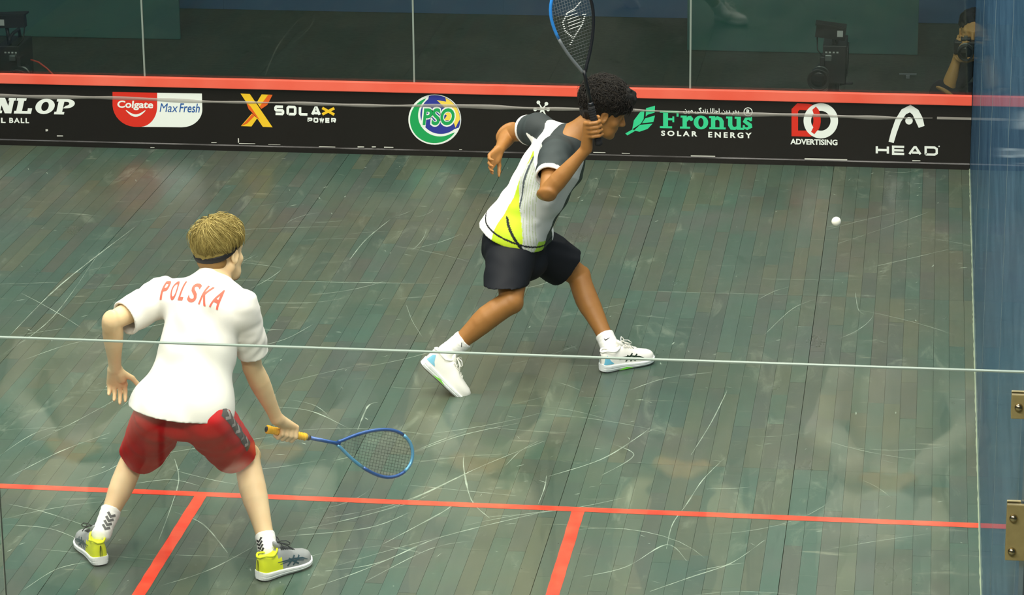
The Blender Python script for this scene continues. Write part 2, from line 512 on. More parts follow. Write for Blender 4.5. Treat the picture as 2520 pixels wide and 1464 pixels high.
# ---- long scuff marks left on the boards
def scuff_mat():
    m = bpy.data.materials.new('scuff'); m.use_nodes = True; nt = m.node_tree
    b = nt.nodes['Principled BSDF']; b.inputs['Base Color'].default_value = lin((196, 214, 194)); b.inputs['Roughness'].default_value = .6
    tr = nt.nodes.new('ShaderNodeBsdfTransparent'); mx = nt.nodes.new('ShaderNodeMixShader')
    tc = nt.nodes.new('ShaderNodeTexCoord'); n = nt.nodes.new('ShaderNodeTexNoise'); n.inputs['Scale'].default_value = 9; n.inputs['Detail'].default_value = 5
    nt.links.new(tc.outputs['Object'], n.inputs['Vector'])
    r = nt.nodes.new('ShaderNodeMapRange'); r.inputs[1].default_value = .3; r.inputs[2].default_value = .75; r.inputs[3].default_value = .10; r.inputs[4].default_value = .72
    nt.links.new(n.outputs['Fac'], r.inputs[0]); nt.links.new(r.outputs[0], mx.inputs[0])
    nt.links.new(tr.outputs[0], mx.inputs[1]); nt.links.new(b.outputs[0], mx.inputs[2])
    nt.links.new(mx.outputs[0], nt.nodes['Material Output'].inputs[0]); return m
SCUFF = scuff_mat()
scuffs = [((800, 1275), (990, 1235), (1190, 1145), (1340, 1085)), ((805, 1290), (960, 1250), (1100, 1190)), ((800, 1405), (930, 1385), (1090, 1320), (1400, 1245)),
 ((940, 1340), (1080, 1265), (1110, 1245)), ((800, 1400), (990, 1345), (1170, 1300)), ((900, 1430), (1060, 1350), (1170, 1330)), ((1350, 1172), (1480, 1130), (1570, 1075), (1600, 1052)),
 ((1245, 1145), (1280, 1110), (1325, 1085)), ((1143, 1115), (1141, 1150), (1160, 1230), (1205, 1275)), ((990, 1192), (1120, 1205), (1270, 1220)), ((1345, 1170), (1340, 1200), (1325, 1240)),
 ((1020, 1112), (1140, 1070), (1280, 1040)), ((1020, 1110), (1080, 1085), (1150, 1060)), ((1640, 1350), (1655, 1290), (1690, 1240), (1730, 1180), (1780, 1130)), ((1600, 1455), (1700, 1420), (1800, 1385), (1880, 1330)),
 ((1430, 1420), (1540, 1395), (1640, 1340), (1690, 1380)), ((640, 745), (760, 745), (840, 735)), ((600, 860), (700, 835), (770, 798)), ((400, 690), (540, 690), (640, 689)), ((640, 690), (860, 695), (1080, 697)),
 ((1540, 715), (1800, 722), (2110, 728)), ((1000, 750), (1015, 790), (1040, 830)), ((60, 885), (160, 850), (250, 830)), ((10, 870), (130, 780), (245, 620)), ((20, 830), (150, 700), (330, 560)),
 ((60, 1100), (180, 1040), (300, 975)), ((0, 1120), (100, 1060), (230, 1040)), ((30, 1170), (150, 1110), (270, 1065)), ((330, 1190), (420, 1180), (490, 1195)), ((430, 1130), (440, 1180), (420, 1250), (390, 1330)),
 ((420, 1155), (520, 1180), (600, 1195)), ((430, 1260), (500, 1290), (560, 1360)), ((700, 1310), (850, 1280), (1000, 1240), (1060, 1215)), ((690, 1320), (900, 1300), (1010, 1260)), ((700, 1390), (800, 1360), (960, 1340)),
 ((760, 1450), (900, 1400), (1060, 1330)), ((1860, 740), (1910, 715), (1970, 700)), ((1880, 825), (1950, 760), (2010, 735)), ((2105, 720), (2112, 760), (2128, 775)), ((690, 980), (780, 1000), (840, 1060)),
 ((880, 1058), (905, 1000), (930, 990)), ((640, 1000), (760, 1010), (860, 1055)), ((300, 1000), (360, 950), (420, 900)), ((0, 1290), (120, 1300), (200, 1330)), ((20, 1240), (110, 1260), (230, 1300)),
 ((60, 1450), (140, 1400), (230, 1380)), ((2060, 600), (2180, 560), (2290, 520)), ((1700, 1120), (1750, 1040), (1790, 960)), ((2170, 420), (2220, 425), (2270, 415)), ((1550, 960), (1640, 930), (1760, 915)),
 ((1230, 900), (1330, 880), (1420, 850)), ((860, 640), (900, 590), (960, 540)), ((1500, 1090), (1560, 1120), (1480, 1170)), ((400, 1440), (520, 1400), (650, 1330)), ((560, 1160), (680, 1150), (800, 1130))]
lst = []
for s in scuffs:
    P = [at_z(x, y, .0006) for x, y in s]; Q = []
    for i in range(len(P)-1):
        for t in np.linspace(0, 1, 7)[:-1]:
            p0 = P[max(i-1, 0)]; p1 = P[i]; p2 = P[i+1]; p3 = P[min(i+2, len(P)-1)]
            Q.append(.5*((2*p1)+(-p0+p2)*t+(2*p0-5*p1+4*p2-p3)*t*t+(-p0+3*p1-3*p2+p3)*t**3))
    Q.append(P[-1]); wd = random.uniform(.0035, .008)
    v, f = stroke([(q[0], q[1]) for q in Q], [wd*random.uniform(.4, 1.2)*(.25+.75*math.sin(math.pi*min(max(i/(len(Q)-1), .04), .96))) for i in range(len(Q))])
    lst.append(([(a, b, .0006) for a, b in v], f))
for i in range(90):                                              # faint skids
    x = random.uniform(-2.2, 2.9); y = random.uniform(3.2, 8.6); an = random.gauss(.45, .5); l = random.uniform(.15, .7); cv = random.gauss(0, .35); wd = random.uniform(.002, .0045)
    pp = [(x+l*t*math.cos(an+cv*t), y+l*t*math.sin(an+cv*t)) for t in np.linspace(0, 1, 9)]
    v, f = stroke(pp, [wd*(.15+.85*math.sin(math.pi*(.05+.9*t))) for t in np.linspace(0, 1, 9)]); lst.append(([(a, b, .0006) for a, b in v], f))
for i in range(380):                                             # small chips and nicks
    x = random.uniform(-2.4, 3.15); y = random.uniform(3.2, 9.6); an = random.gauss(.6, .9); l = random.uniform(.008, .045); wd = random.uniform(.002, .007)
    v, f = stroke([(x, y), (x+l*math.cos(an)*.5, y+l*math.sin(an)*.5+random.uniform(-.004, .004)), (x+l*math.cos(an), y+l*math.sin(an))], [wd*.3, wd, wd*.3])
    lst.append(([(a, b, .0006) for a, b in v], f))
V, F = merge_vf(lst)
o = add_mesh('scuff_marks', V, F, SCUFF, flo); o['kind'] = 'stuff'

# ---- glass
def glass_mat(name, tint, refl=1.0, rough=.02):
    m = bpy.data.materials.new(name); m.use_nodes = True; nt = m.node_tree; nt.nodes.remove(nt.nodes['Principled BSDF'])
    tr = nt.nodes.new('ShaderNodeBsdfTransparent'); tr.inputs[0].default_value = tint
    gl = nt.nodes.new('ShaderNodeBsdfGlossy'); gl.inputs['Roughness'].default_value = rough; gl.inputs[0].default_value = (refl, refl, refl, 1)
    fr = nt.nodes.new('ShaderNodeFresnel'); fr.inputs[0].default_value = 1.5
    mx = nt.nodes.new('ShaderNodeMixShader'); nt.links.new(fr.outputs[0], mx.inputs[0])
    nt.links.new(tr.outputs[0], mx.inputs[1]); nt.links.new(gl.outputs[0], mx.inputs[2])
    nt.links.new(mx.outputs[0], nt.nodes['Material Output'].inputs[0]); return m
GLASS_F = glass_mat('clear_glass', (.93, .96, .95, 1))
GLASS_B = glass_mat('back_glass', (.985, .995, .99, 1))
SEAL = mat('pale_sealant', (128, 140, 130), .5)
EDGE = mat('glass_edge', (126, 142, 132), .3, .5)

wf = empty('wall_front', (0, FY, 0), 'clear glass front wall above the red topped board', None, None, 'structure')
for i in range(4):
    xa = -3.2+1.6*i
    box('glass_pane', xa+.005, xa+1.595, FY+.004, FY+.016, .40, 4.6, GLASS_F, wf)
for i in range(1, 4):
    box('pane_joint', -3.2+1.6*i-.005, -3.2+1.6*i+.005, FY+.003, FY+.017, .40, 4.6, SEAL, wf)

wb = empty('wall_back', (0, 0, 0), 'low clear glass back wall with a pale polished top edge', None, None, 'structure')
xj = float(at(6, 1330, 0)[0])
xs = [-3.2, -2.0, xj, 1.35, 3.19]
for a, b in ((-3.2, -1.6), (-1.6, xj-.001), (xj+.001, 3.19)):
    box('glass_pane', a, b, -.006, .006, 0, 2.124, GLASS_B, wb)
box('top_edge', -3.2, 3.215, -.006, .006, 2.1245, 2.1278, EDGE, wb)
box('pane_joint', xj-.001, xj+.001, -.0065, .0065, 0, 2.124, SEAL, wb)

def blue_wall():
    m = bpy.data.materials.new('blue_film_glass'); m.use_nodes = True; nt = m.node_tree; N = nt.nodes.new; L = nt.links.new
    b = nt.nodes['Principled BSDF']; b.inputs['Roughness'].default_value = .6; b.inputs['Specular IOR Level'].default_value = 0
    geo = N('ShaderNodeNewGeometry'); mp = N('ShaderNodeMapping'); mp.inputs['Scale'].default_value = (1, .5, 2.0); L(geo.outputs['Position'], mp.inputs[0])
    n = N('ShaderNodeTexNoise'); n.inputs['Scale'].default_value = 2.5; n.inputs['Detail'].default_value = 8; n.inputs['Roughness'].default_value = .72; L(mp.outputs[0], n.inputs['Vector'])
    r = N('ShaderNodeValToRGB'); r.color_ramp.elements[0].position = .3; r.color_ramp.elements[0].color = lin((36, 64, 92))
    r.color_ramp.elements[1].position = .75; r.color_ramp.elements[1].color = lin((78, 112, 136)); L(n.outputs['Fac'], r.inputs[0])
    L(r.outputs[0], b.inputs['Base Color'])
    gl = N('ShaderNodeBsdfGlossy'); gl.inputs['Roughness'].default_value = .05; gl.inputs[0].default_value = (.8, .86, .95, 1)
    mx = N('ShaderNodeMixShader'); mx.inputs[0].default_value = .40
    L(b.outputs[0], mx.inputs[1]); L(gl.outputs[0], mx.inputs[2]); L(mx.outputs[0], nt.nodes['Material Output'].inputs[0]); return m
BLUEW = blue_wall()
wr = empty('wall_right', (3.2, 0, 0), 'blue filmed glass side wall on the right', None, None, 'structure')
for a, b in ((0, 2.44), (2.44, 4.88), (4.88, 7.31), (7.31, FY)):
    box('glass_pane', 3.2, 3.212, a+.002, b-.002, 0, 4.6, BLUEW, wr)
for a in (2.44, 4.88, 7.31):
    box('pane_joint', 3.1995, 3.2125, a-.002, a+.002, 0, 4.6, SEAL, wr)
# rough bead of sealant where the side wall meets the boards
V = []; F = []; n = 260
for i in range(n+1):
    y = FY*i/n; rr = .0052+random.uniform(-.0018, .0020)
    V += [(3.2-rr, y, .0004), (3.2-rr*.75, y, rr*.7), (3.2-.0002, y, rr*1.05)]
for i in range(n): F += [(3*i, 3*i+3, 3*i+4, 3*i+1), (3*i+1, 3*i+4, 3*i+5, 3*i+2)]
add_mesh('sealant_bead', V, F, mat('bead', (138, 152, 128), .6), wr, True)
wl = empty('wall_left', (-3.2, 0, 0), 'blue filmed glass side wall on the left', None, None, 'structure')
box('glass_pane', -3.212, -3.2, 0, FY, 0, 4.6, BLUEW, wl)

# ---- corner patch fittings bolted to the back wall
BRASS = mat('brushed_brass', (156, 142, 96), .42, .5, .35, noise=(40, (136, 122, 80), .5))
STEELB = mat('bolt_metal', (188, 172, 140), .22, .5, 1.0)
def fitting(z0, z1, x0, bolts, label):
    e = empty('patch_fitting', (3.19, -.0065, z0), label, 'glass fitting', 'patch fittings at the glass corner')
    box('plate', x0, 3.24, -.020, -.0065, z0, z1, BRASS, e, bev=.002)
    box('plate', x0, 3.199, .0065, .018, z0, z1, BRASS, e, bev=.002)
    for bx, bz in bolts:
        V, F = lathe_vf((bx, -.020, bz), (0, -1, 0), [(0, .0105), (.004, .0105), (.0075, .008), (.010, .0035), (.0105, .0005)], 14)
        add_mesh('bolt', V, F, STEELB, e, True)
zz = lambda y: float(at(2500, y, -.02)[2])
fitting(zz(1031), zz(972), 3.163, [(float(at(2507, 1002, -.02)[0]), zz(1002))], 'small square brass plate with one bolt at the glass corner, upper one')
fitting(zz(1380), zz(1243), 3.163, [(float(at(2494, 1275, -.02)[0]), zz(1275)), (float(at(2490, 1357, -.02)[0]), zz(1357))], 'tall brass plate with two bolts at the glass corner, lower one')

# ---- the board along the foot of the front wall ("tin")
TINM = mat('black_vinyl', (26, 23, 20), .30, .45, bump=(14, .25, .004))
tin = empty('tin_board', (0, FY, 0), 'long black sponsor board with a red top strip along the front wall', 'sponsor board')
nx, V, F = 128, [], []
prof = [(-.018, .0), (-.018, .030), (-.012, .036), (-.010, .3755), (.004, .3755)]
for i in range(nx+1):
    x = -3.198+6.396*i/nx
    for j, (dy, z) in enumerate(prof):
        V.append((x, FY+dy+(.0005*math.sin(x*9+z*11)+.0003*math.sin(x*23) if j in (2, 3) else 0), z))
for i in range(nx):
    for j in range(len(prof)-1): F.append((i*5+j, i*5+5+j, i*5+6+j, i*5+1+j))
add_mesh('board_face', V, F, TINM, tin, False)
REDS = mat('red_strip', (234, 92, 70), .38, .45, noise=(3, (240, 114, 92), .8))
box('red_strip', -3.198, 3.198, FY-.030, FY+.003, .377, .4346, REDS, tin, bev=.004)
# raised half-clear strip; its pale colour paints the highlight along a vinyl crease
def highlight_mat():
    m = bpy.data.materials.new('painted_highlight'); m.use_nodes = True; nt = m.node_tree
    b = nt.nodes['Principled BSDF']; b.inputs['Base Color'].default_value = lin((178, 174, 164)); b.inputs['Roughness'].default_value = .25
    tr = nt.nodes.new('ShaderNodeBsdfTransparent'); mx = nt.nodes.new('ShaderNodeMixShader'); mx.inputs[0].default_value = .50
    nt.links.new(tr.outputs[0], mx.inputs[1]); nt.links.new(b.outputs[0], mx.inputs[2]); nt.links.new(mx.outputs[0], nt.nodes['Material Output'].inputs[0]); return m
HIGHLIGHT = highlight_mat()
V = []; F = []; n = 300; xr = 2.98
for i in range(n+1):
    x = -3.19+(xr+3.19)*i/n
    hw = .0095+.0035*math.sin(x*5.1)*math.sin(x*2.3+1)+.002*math.sin(x*17)
    hw = max(.002, hw*(1 if x < 2.62 else max(.12, 1-(x-2.62)*3.2)))
    zc = .297+.004*math.sin(x*2.1)+.003*math.sin(x*6.3)
    for t, dy in ((-1, -.012), (-.3, -.016), (.5, -.0165), (1, -.012)): V.append((x, FY+dy, zc+t*hw))
for i in range(n):
    for j in range(3): F.append((i*4+j, i*4+4+j, i*4+5+j, i*4+1+j))
add_mesh('crease_highlight', V, F, HIGHLIGHT, tin, True)
box('crease_highlight', 3.005, 3.198, FY-.0175, FY-.0128, .292, .306, HIGHLIGHT, tin, bev=.001)
CHIP = mat('chipped_edge', (196, 196, 186), .6)
ch = []
for px in [(585, 340, 588, 353), (588, 352, 628, 354), (660, 355, 690, 356), (785, 360, 825, 362), (880, 360, 896, 363), (915, 360, 925, 363), (945, 361, 968, 364), (1130, 367, 1137, 369), (1700, 382, 1760, 385), (1980, 389, 2085, 393), (2245, 394, 2265, 397), (112, 318, 118, 324), (140, 333, 155, 336), (370, 362, 380, 364), (520, 350, 533, 352), (1460, 374, 1490, 376), (1530, 376, 1550, 378)]:
    a = at(px[0], px[1], FY-.0195); b = at(px[2], px[1], FY-.0195); h_ = (px[3]-px[1])/430
    ch.append(([(a[0], FY-.0192, a[2]), (b[0], FY-.0192, a[2]-.0), (b[0], FY-.0192, a[2]-h_*.8), (a[0], FY-.0192, a[2]-h_)], [(0, 1, 2, 3)]))
V, F = merge_vf(ch); o = add_mesh('edge_chips', V, F, CHIP, tin); o['kind'] = 'stuff'
# ragged gloss line along the kick edge
V, F = [], []

# ---- sponsor prints on the board
WHITE = mat('print_white', (236, 242, 234), .45); RED = mat('print_red', (216, 44, 26), .45); BLUE = mat('print_blue', (24, 84, 158), .45)
YEL = mat('print_yellow', (240, 196, 36), .45); ORA = mat('print_orange', (224, 96, 24), .45); GRN = mat('print_green', (20, 160, 84), .45)
NAVY = mat('print_navy', (44, 56, 150), .45); MINT = mat('print_mint', (52, 204, 142), .45); SUN = mat('print_sun', (246, 214, 84), .45)
BLK = mat('print_black', (26, 23, 20), .4)
def tp(x, y, lift):
    p = at(x, y, FY-.0108-lift); return (float(p[0]), FY-.0125-lift, float(p[2]))
def put(name, vf, m, parent, lift=.0):
    V, F = vf; return add_mesh(name, [tp(v[0], v[1], lift+(v[2] if len(v) > 2 else 0)) for v in V], F, m, parent)
def word(s, x0, y0, x1, y1, x2=None, bold=.0, shear=0, sp=1.0, slope=.021):
    """text between left/right pixel x0..x1 and top/bottom y at its left end; follows the board's slope"""
    dy = (x1-x0)*slope
    return quad_map(text_vf(s, bold, shear, sp), (x0, y1), (x1, y1+dy), (x1, y0+dy), (x0, y0))
def multi(lst):
    """join pieces of one print, each a hair in front of the last so that overlaps do not fight"""
    return merge_vf([([(v[0], v[1], .00005*i+(v[2] if len(v) > 2 else 0)) for v in V], F) for i, (V, F) in enumerate(lst)])
def ring(cx, cy, ro, ri, n=40, ky=1.0):
    V = arc2(cx, cy, ro, ro*ky, 0, 360, n)[:-1]+arc2(cx, cy, ri, ri*ky, 0, 360, n)[:-1]
    return V, [(i, (i+1) % n, n+(i+1) % n, n+i) for i in range(n)]
def logo(lab, x, y):
    p = tp(x, y, 0)
    o = bpy.data.objects.new('sponsor_print', None); o.location = Vector(p)-Vector(tin.location); col.objects.link(o); o.parent = tin; o['label'] = lab; o.empty_display_size = .05
    return o
# heavy slanted slab letters
def slab(ch):
    b = .30; s = .17
    R_ = lambda x0, y0, x1, y1: [(x0, y0), (x1, y0), (x1, y1), (x0, y1)]
    if ch == 'N': return [R_(.08, 0, .08+b*.8, 1), R_(.92-b*.8, 0, .92, 1), [(.08, 1), (.42, 1), (.92, 0), (.58, 0)], R_(0, 0, .42, s), R_(0, 1-s, .3, 1), R_(.62, 1-s, 1, 1)]
    if ch == 'L': return [R_(.1, 0, .1+b, 1), R_(0, 0, .9, s), R_(0, 1-s, .5, 1), R_(.68, 0, .9, .36)]
    if ch == 'P': return [R_(.1, 0, .1+b, 1), R_(0, 0, .52, s), [arc2(.55, .70, .42, .30, -90, 90, 10)+[(.0, 1), (.0, 1-s), (.40, 1-s)]+arc2(.52, .70, .16, .13, 90, -90, 8)+[(.40, .40)]]]
    if ch == 'O': return [[arc2(.5, .5, .5, .5, 0, 360, 24)[:-1], arc2(.5, .5, .19, .30, 0, 360, 24)[:-1][::-1]]]
    if ch == 'D': return [[[(0, 0), (.5, 0)]+arc2(.5, .5, .5, .5, -90, 90, 12)+[(0, 1), (0, 1-s), (.1, 1-s), (.1, s), (0, s)], [(.42, s), (.42, 1-s)]+arc2(.48, .5, .20, .33, 90, -90, 8)]]
    if ch == 'U': return [[(0, 1), (.42, 1), (.42, 1-s), (.38, 1-s), (.38, .35)]+arc2(.52, .3, .14, .14, 180, 360, 8)+[(.66, 1-s), (.58, 1-s), (.58, 1), (1, 1), (1, 1-s), (.92, 1-s), (.92, .36)]+arc2(.52, .36, .40, .36, 0, -180, 12)+[(.1, 1-s), (0, 1-s)]]
    return []
def slab_word(s, x0, y0, x1, y1, slope=.021, shear=.22):
    lst = []; n = len(s); wd = 1.0; gap = .05; tot = n*wd+(n-1)*gap
    for i, c in enumerate(s):
        for p in slab(c):
            V, F = poly_vf([p])
            V = [((i*(wd+gap)+v[0]*wd)/tot, v[1]) for v in V]
            o_ = []
            for u_, v_ in V:
                x = x0+(x1-x0)*u_+(v_-.5)*(y1-y0)*shear; o_.append((x, y1-(y1-y0)*v_+(x-x0)*slope))
            lst.append((o_, F))
    return multi(lst)
lg = logo('white slanted slab lettering of a ball maker', 30, 270)
put('lettering', slab_word('DUNLOP', -110, 238, 184, 276), WHITE, lg)
put('tagline', word('OFFICIAL', -108, 287, 14, 300, bold=.03, sp=1.25), WHITE, lg)
put('tagline', word('BALL', 23, 289.5, 72, 302, bold=.03, sp=1.25), WHITE, lg)

lg = logo('red and white toothpaste badge with a smile', 388, 270)
redp = [(277, 226), (387, 228), (387, 262)]+[(387-42*(1-math.cos(t))*1.0, 262+50*math.sin(t)) for t in np.linspace(.1, 1.57, 9)]+[(335, 312)]+[(335-58*math.sin(t), 312-56*(1-math.cos(t))) for t in np.linspace(.1, 1.5, 9)]
put('badge_red', poly_vf([redp]), RED, lg)
whp = [(387, 228), (497, 230), (498, 268)]+[(448+50*math.cos(t), 270+43*math.sin(t)) for t in np.linspace(.1, 1.57, 8)]+[(387-42*(1-math.cos(t)), 262+50*math.sin(t)) for t in np.linspace(1.5, .05, 9)]
put('badge_white', poly_vf([whp]), WHITE, lg, -.0002)
put('lettering', word('Colgate', 289, 247, 377, 270, bold=.028, shear=.08, slope=.02), WHITE, lg, .0006)
put('smile', stroke([(310+i*48/12, 271+13*math.sin(math.pi*i/12)+i*.05) for i in range(13)], [1.5, 3, 4, 5, 5.5, 6, 6, 6, 5.5, 5, 4, 3, 1.5]), WHITE, lg, .0006)
put('lettering', word('Max', 393, 254, 438, 275, bold=.0, shear=.2, slope=.02), BLUE, lg, .0006)
put('lettering', word('Fresh', 441, 254, 492, 276, bold=.01, shear=.2, slope=.02), BLUE, lg, .0006)

lg = logo('yellow and orange X mark with white solar lettering', 700, 272)
put('mark', multi([poly_vf([[(592, 230), (615, 231), (671, 313), (647, 312)]]), poly_vf([[(644, 232), (671, 233), (643, 268), (632, 252)]]), poly_vf([[(593, 310), (619, 311), (633, 291), (620, 279)]])]), YEL, lg)
put('mark_shade', multi([poly_vf([[(671, 233), (660, 233), (639, 262), (643, 268), (658, 258)]]), poly_vf([[(593, 310), (604, 300), (622, 279), (627, 285), (608, 304)]]), poly_vf([[(606, 252), (617, 262), (640, 296), (634, 291), (612, 268)]])]), ORA, lg, .0004)
def wide(s, x0, y0, x1, y1, th, slope=.021):
    G = {'S': [[(1, 1), (.1, 1), (0, .86), (0, .62), (.1, .5), (.9, .5), (1, .38), (1, .14), (.9, 0), (0, 0)]],
         'O': [[(.12, 0), (.88, 0), (1, .14), (1, .86), (.88, 1), (.12, 1), (0, .86), (0, .14), (.12, 0)]],
         'L': [[(0, 1), (0, .1), (.1, 0), (1, 0)]], 'A': [[(0, 0), (.45, .98), (.58, .98), (1, 0)], [(.25, .22), (.85, .22)]],
         'X': [[(0, 1), (1, 0)], [(0, 0), (1, 1)]], 'H': [[(0, 0), (0, 1)], [(1, 0), (1, 1)], [(0, .5), (1, .5)]],
         'E': [[(1, 1), (0, 1), (0, 0), (1, 0)], [(0, .5), (.95, .5)]], 'D': [[(0, 0), (.8, 0), (1, .2), (1, .8), (.8, 1), (0, 1), (0, 0)]],
         'P': [[(0, 0), (0, 1), (.85, 1), (1, .88), (1, .55), (.85, .42), (.05, .42)]], 'W': [[(0, 1), (.25, 0), (.5, .9), (.75, 0), (1, 1)]],
         'R': [[(0, 0), (0, 1), (.85, 1), (1, .88), (1, .55), (.85, .42), (.05, .42)], [(.5, .42), (1, 0)]]}
    lst = []; n = len(s); cw = (x1-x0)/(n+(n-1)*.22); h_ = y1-y0
    for i, c in enumerate(s):
        bx = x0+i*cw*1.22
        for pl in G[c]:
            pts = [(bx+th/2+p[0]*(cw-th), y1-th/2-p[1]*(h_-th)+(bx+p[0]*cw-x0)*slope) for p in pl]
            lst.append(stroke(pts, th))
    return multi(lst)
put('lettering', wide('SOLA', 675, 259, 790, 283, 6.4), WHITE, lg)
put('lettering', wide('X', 790, 262, 826, 284.5, 6.6), YEL, lg)
put('small_lettering', wide('POWER', 757, 289, 827, 301, 3.4), WHITE, lg)

lg = logo('round blue and green badge with a crescent and a sun', 1070, 294)
CX, CY = 1070, 294
put('badge_rim', (arc2(CX, CY, 65, 62, 0, 360, 48)[:-1], [tuple(range(48))]), WHITE, lg)
put('badge_disc', (arc2(CX, CY, 63, 60, 0, 360, 48)[:-1], [tuple(range(48))]), NAVY, lg, .0004)
cres = arc2(CX, CY, 61, 58, 108, 350, 36)[::-1]
# crescent: thick lower-left limb
out = arc2(CX-1, CY+1, 61.5, 58.5, 25, 255, 40); inn = arc2(CX+14, CY-11, 53, 50.5, 52, 232, 40)[::-1]
put('crescent_rim', poly_vf([arc2(CX-1, CY+1, 63.5, 60.5, 18, 258, 40)+arc2(CX+15, CY-12.5, 50.5, 48, 50, 232, 40)[::-1]]), WHITE, lg, .0008)
put('crescent', poly_vf([arc2(CX-1, CY+1, 60, 57, 32, 250, 40)+arc2(CX+13, CY-10, 54, 51.5, 62, 226, 40)[::-1]]), GRN, lg, .0012)
sun = [(1096, 237)]+arc2(CX, CY, 62, 59, -62, 0, 12)+[(1128, 300), (1121, 314), (1117, 302), (1102, 309), (1108, 296), (1092, 296), (1100, 284), (1086, 276), (1102, 272), (1075, 246), (1098, 250)]
put('sun', poly_vf([sun]), SUN, lg, .0008)
put('lettering_outline', word('PSO', 1036, 262, 1122, 312, bold=.075, shear=.12, slope=.0), WHITE, lg, .0014)
put('lettering', word('PSO', 1040, 266, 1119, 308, bold=.03, shear=.12, slope=.0), GRN, lg, .0018)

lg = logo('white splash star beside the dark haired player', 1335, 270)
lst = [ring(1335, 269, 5.5, .1, 16)]
for an, r in ((120, 20), (55, 17), (180, 18), (235, 24), (300, 25), (0, 14)):
    ca, sa = math.cos(math.radians(an)), -math.sin(math.radians(an))
    lst.append(stroke([(1335, 269), (1335+ca*r*.6, 269+sa*r*.6), (1335+ca*r, 269+sa*r)], [5, 2.6, 4]))
    lst.append(ring(1335+ca*r, 269+sa*r, 4.6, .1, 14))
put('mark', multi(lst), WHITE, lg)

lg = logo('mint green leaf and solar energy lettering', 1700, 300)
leaf = [[(1575, 276), (1586, 269), (1584, 293), (1577, 304), (1562, 314), (1556, 318), (1560, 296)], [(1590, 266), (1612, 260), (1611, 277), (1594, 282), (1589, 287)], [(1588, 291), (1612, 284), (1608, 300), (1580, 303)], [(1575, 307), (1606, 304), (1594, 317), (1574, 324), (1560, 321)], [(1557, 318), (1563, 322), (1544, 333), (1539, 328)]]
put('leaf', poly_vf(leaf), MINT, lg)
def slab_low(x0, yb, hx, hc, th, slope=.021):
    """lower-case slab word 'Fronus' drawn with strokes; yb baseline, hx x-height, hc cap height"""
    lst = []
    def S(pts, w_=th): lst.append(stroke([(x, y+(x-x0)*slope) for x, y in pts], w_))
    def B(x, y, l, h_=5): S([(x-l/2, y), (x+l/2, y)], h_)
    x = x0                                         # F
    S([(x+14, yb), (x+14, yb-hc)], th*1.15); B(x+15, yb-2.5, 30); S([(x, yb-hc+2.5), (x+46, yb-hc+2.5)], 5.5); S([(x+43.5, yb-hc), (x+43.5, yb-hc+14)], 5); S([(x+16, yb-hc*.52), (x+33, yb-hc*.52)], 5.5); S([(x+33, yb-hc*.68), (x+33, yb-hc*.35)], 4.5)
    x = x0+52                                      # r
    S([(x+9, yb), (x+9, yb-hx)]); B(x+10, yb-2.5, 25); B(x+5, yb-hx+2.5, 12); S([(x+12, yb-hx*.6), (x+19, yb-hx+5), (x+26, yb-hx+4)], [7, 8, 8]); lst.append(ring(x+25, yb-hx+8+(x+25-x0)*slope, 5, .1, 12))
    x = x0+84                                      # o
    lst.append((lambda V, F: ([(a, b+(a-x0)*slope) for a, b in V], F))(*poly_vf([[arc2(x+17, yb-hx/2, 18, hx/2+1, 0, 360, 22)[:-1], arc2(x+17, yb-hx/2, 6.5, hx/2-5, 0, 360, 22)[:-1][::-1]]])))
    x = x0+123                                     # n
    S([(x+8, yb), (x+8, yb-hx)]); B(x+9, yb-2.5, 21); B(x+4, yb-hx+2.5, 12); S([(x+10, yb-hx+9), (x+18, yb-hx+4), (x+26, yb-hx+7), (x+29, yb-hx+13), (x+29, yb)], [5, 8, 9, th, th]); B(x+29, yb-2.5, 20)
    x = x0+165                                     # u
    S([(x+8, yb-hx), (x+8, yb-11), (x+12, yb-4), (x+20, yb-3), (x+28, yb-8)], [th, th, 9, 7, 5]); B(x+5, yb-hx+2.5, 14); S([(x+29, yb-hx), (x+29, yb)]); B(x+26, yb-hx+2.5, 14); B(x+33, yb-2.5, 12)
    x = x0+203                                     # s
    S([(x+21, yb-hx+10), (x+17, yb-hx+4), (x+9, yb-hx+5), (x+6, yb-hx+11), (x+12, yb-hx*.52), (x+19, yb-hx*.38), (x+20, yb-8), (x+12, yb-3), (x+5, yb-5), (x+3, yb-12)], [4, 6, 7, 8, 9, 9, 8, 6, 5, 4]); S([(x+22, yb-hx), (x+22, yb-hx+10)], 3.5); S([(x+2.5, yb), (x+2.5, yb-11)], 3.5)
    return multi(lst)
put('lettering', slab_low(1624, 315, 32, 43, 10.5), MINT, lg)
put('tagline', word('SOLAR', 1627, 321, 1716, 334, bold=.035, sp=1.5), WHITE, lg)
put('tagline', word('ENERGY', 1743, 324, 1850, 338, bold=.035, sp=1.5), WHITE, lg)
put('registered_mark', multi([ring(1841, 275, 11, 9, 28), word('R', 1837, 269, 1846, 281, bold=.03, slope=0)]), WHITE, lg)
URDU = ''.join(chr(c) for c in (0xFEE6, 0xFEF4, 0xFEE3, 0x20, 0xFBFD, 0xFB94, 0xFEAA, 0xFEE7, 0xFEAF, 0x20, 0xFE8E, 0xFEDF, 0xFE8E, 0xFE9F, 0xFE8D, 0x20, 0xFEE6, 0xFEF3, 0xFEA9, 0x20, 0xFEAE, 0xFBAC, 0xFE91))
put('script_lettering', word(URDU, 1682, 263, 1819, 280, bold=.02), WHITE, lg)

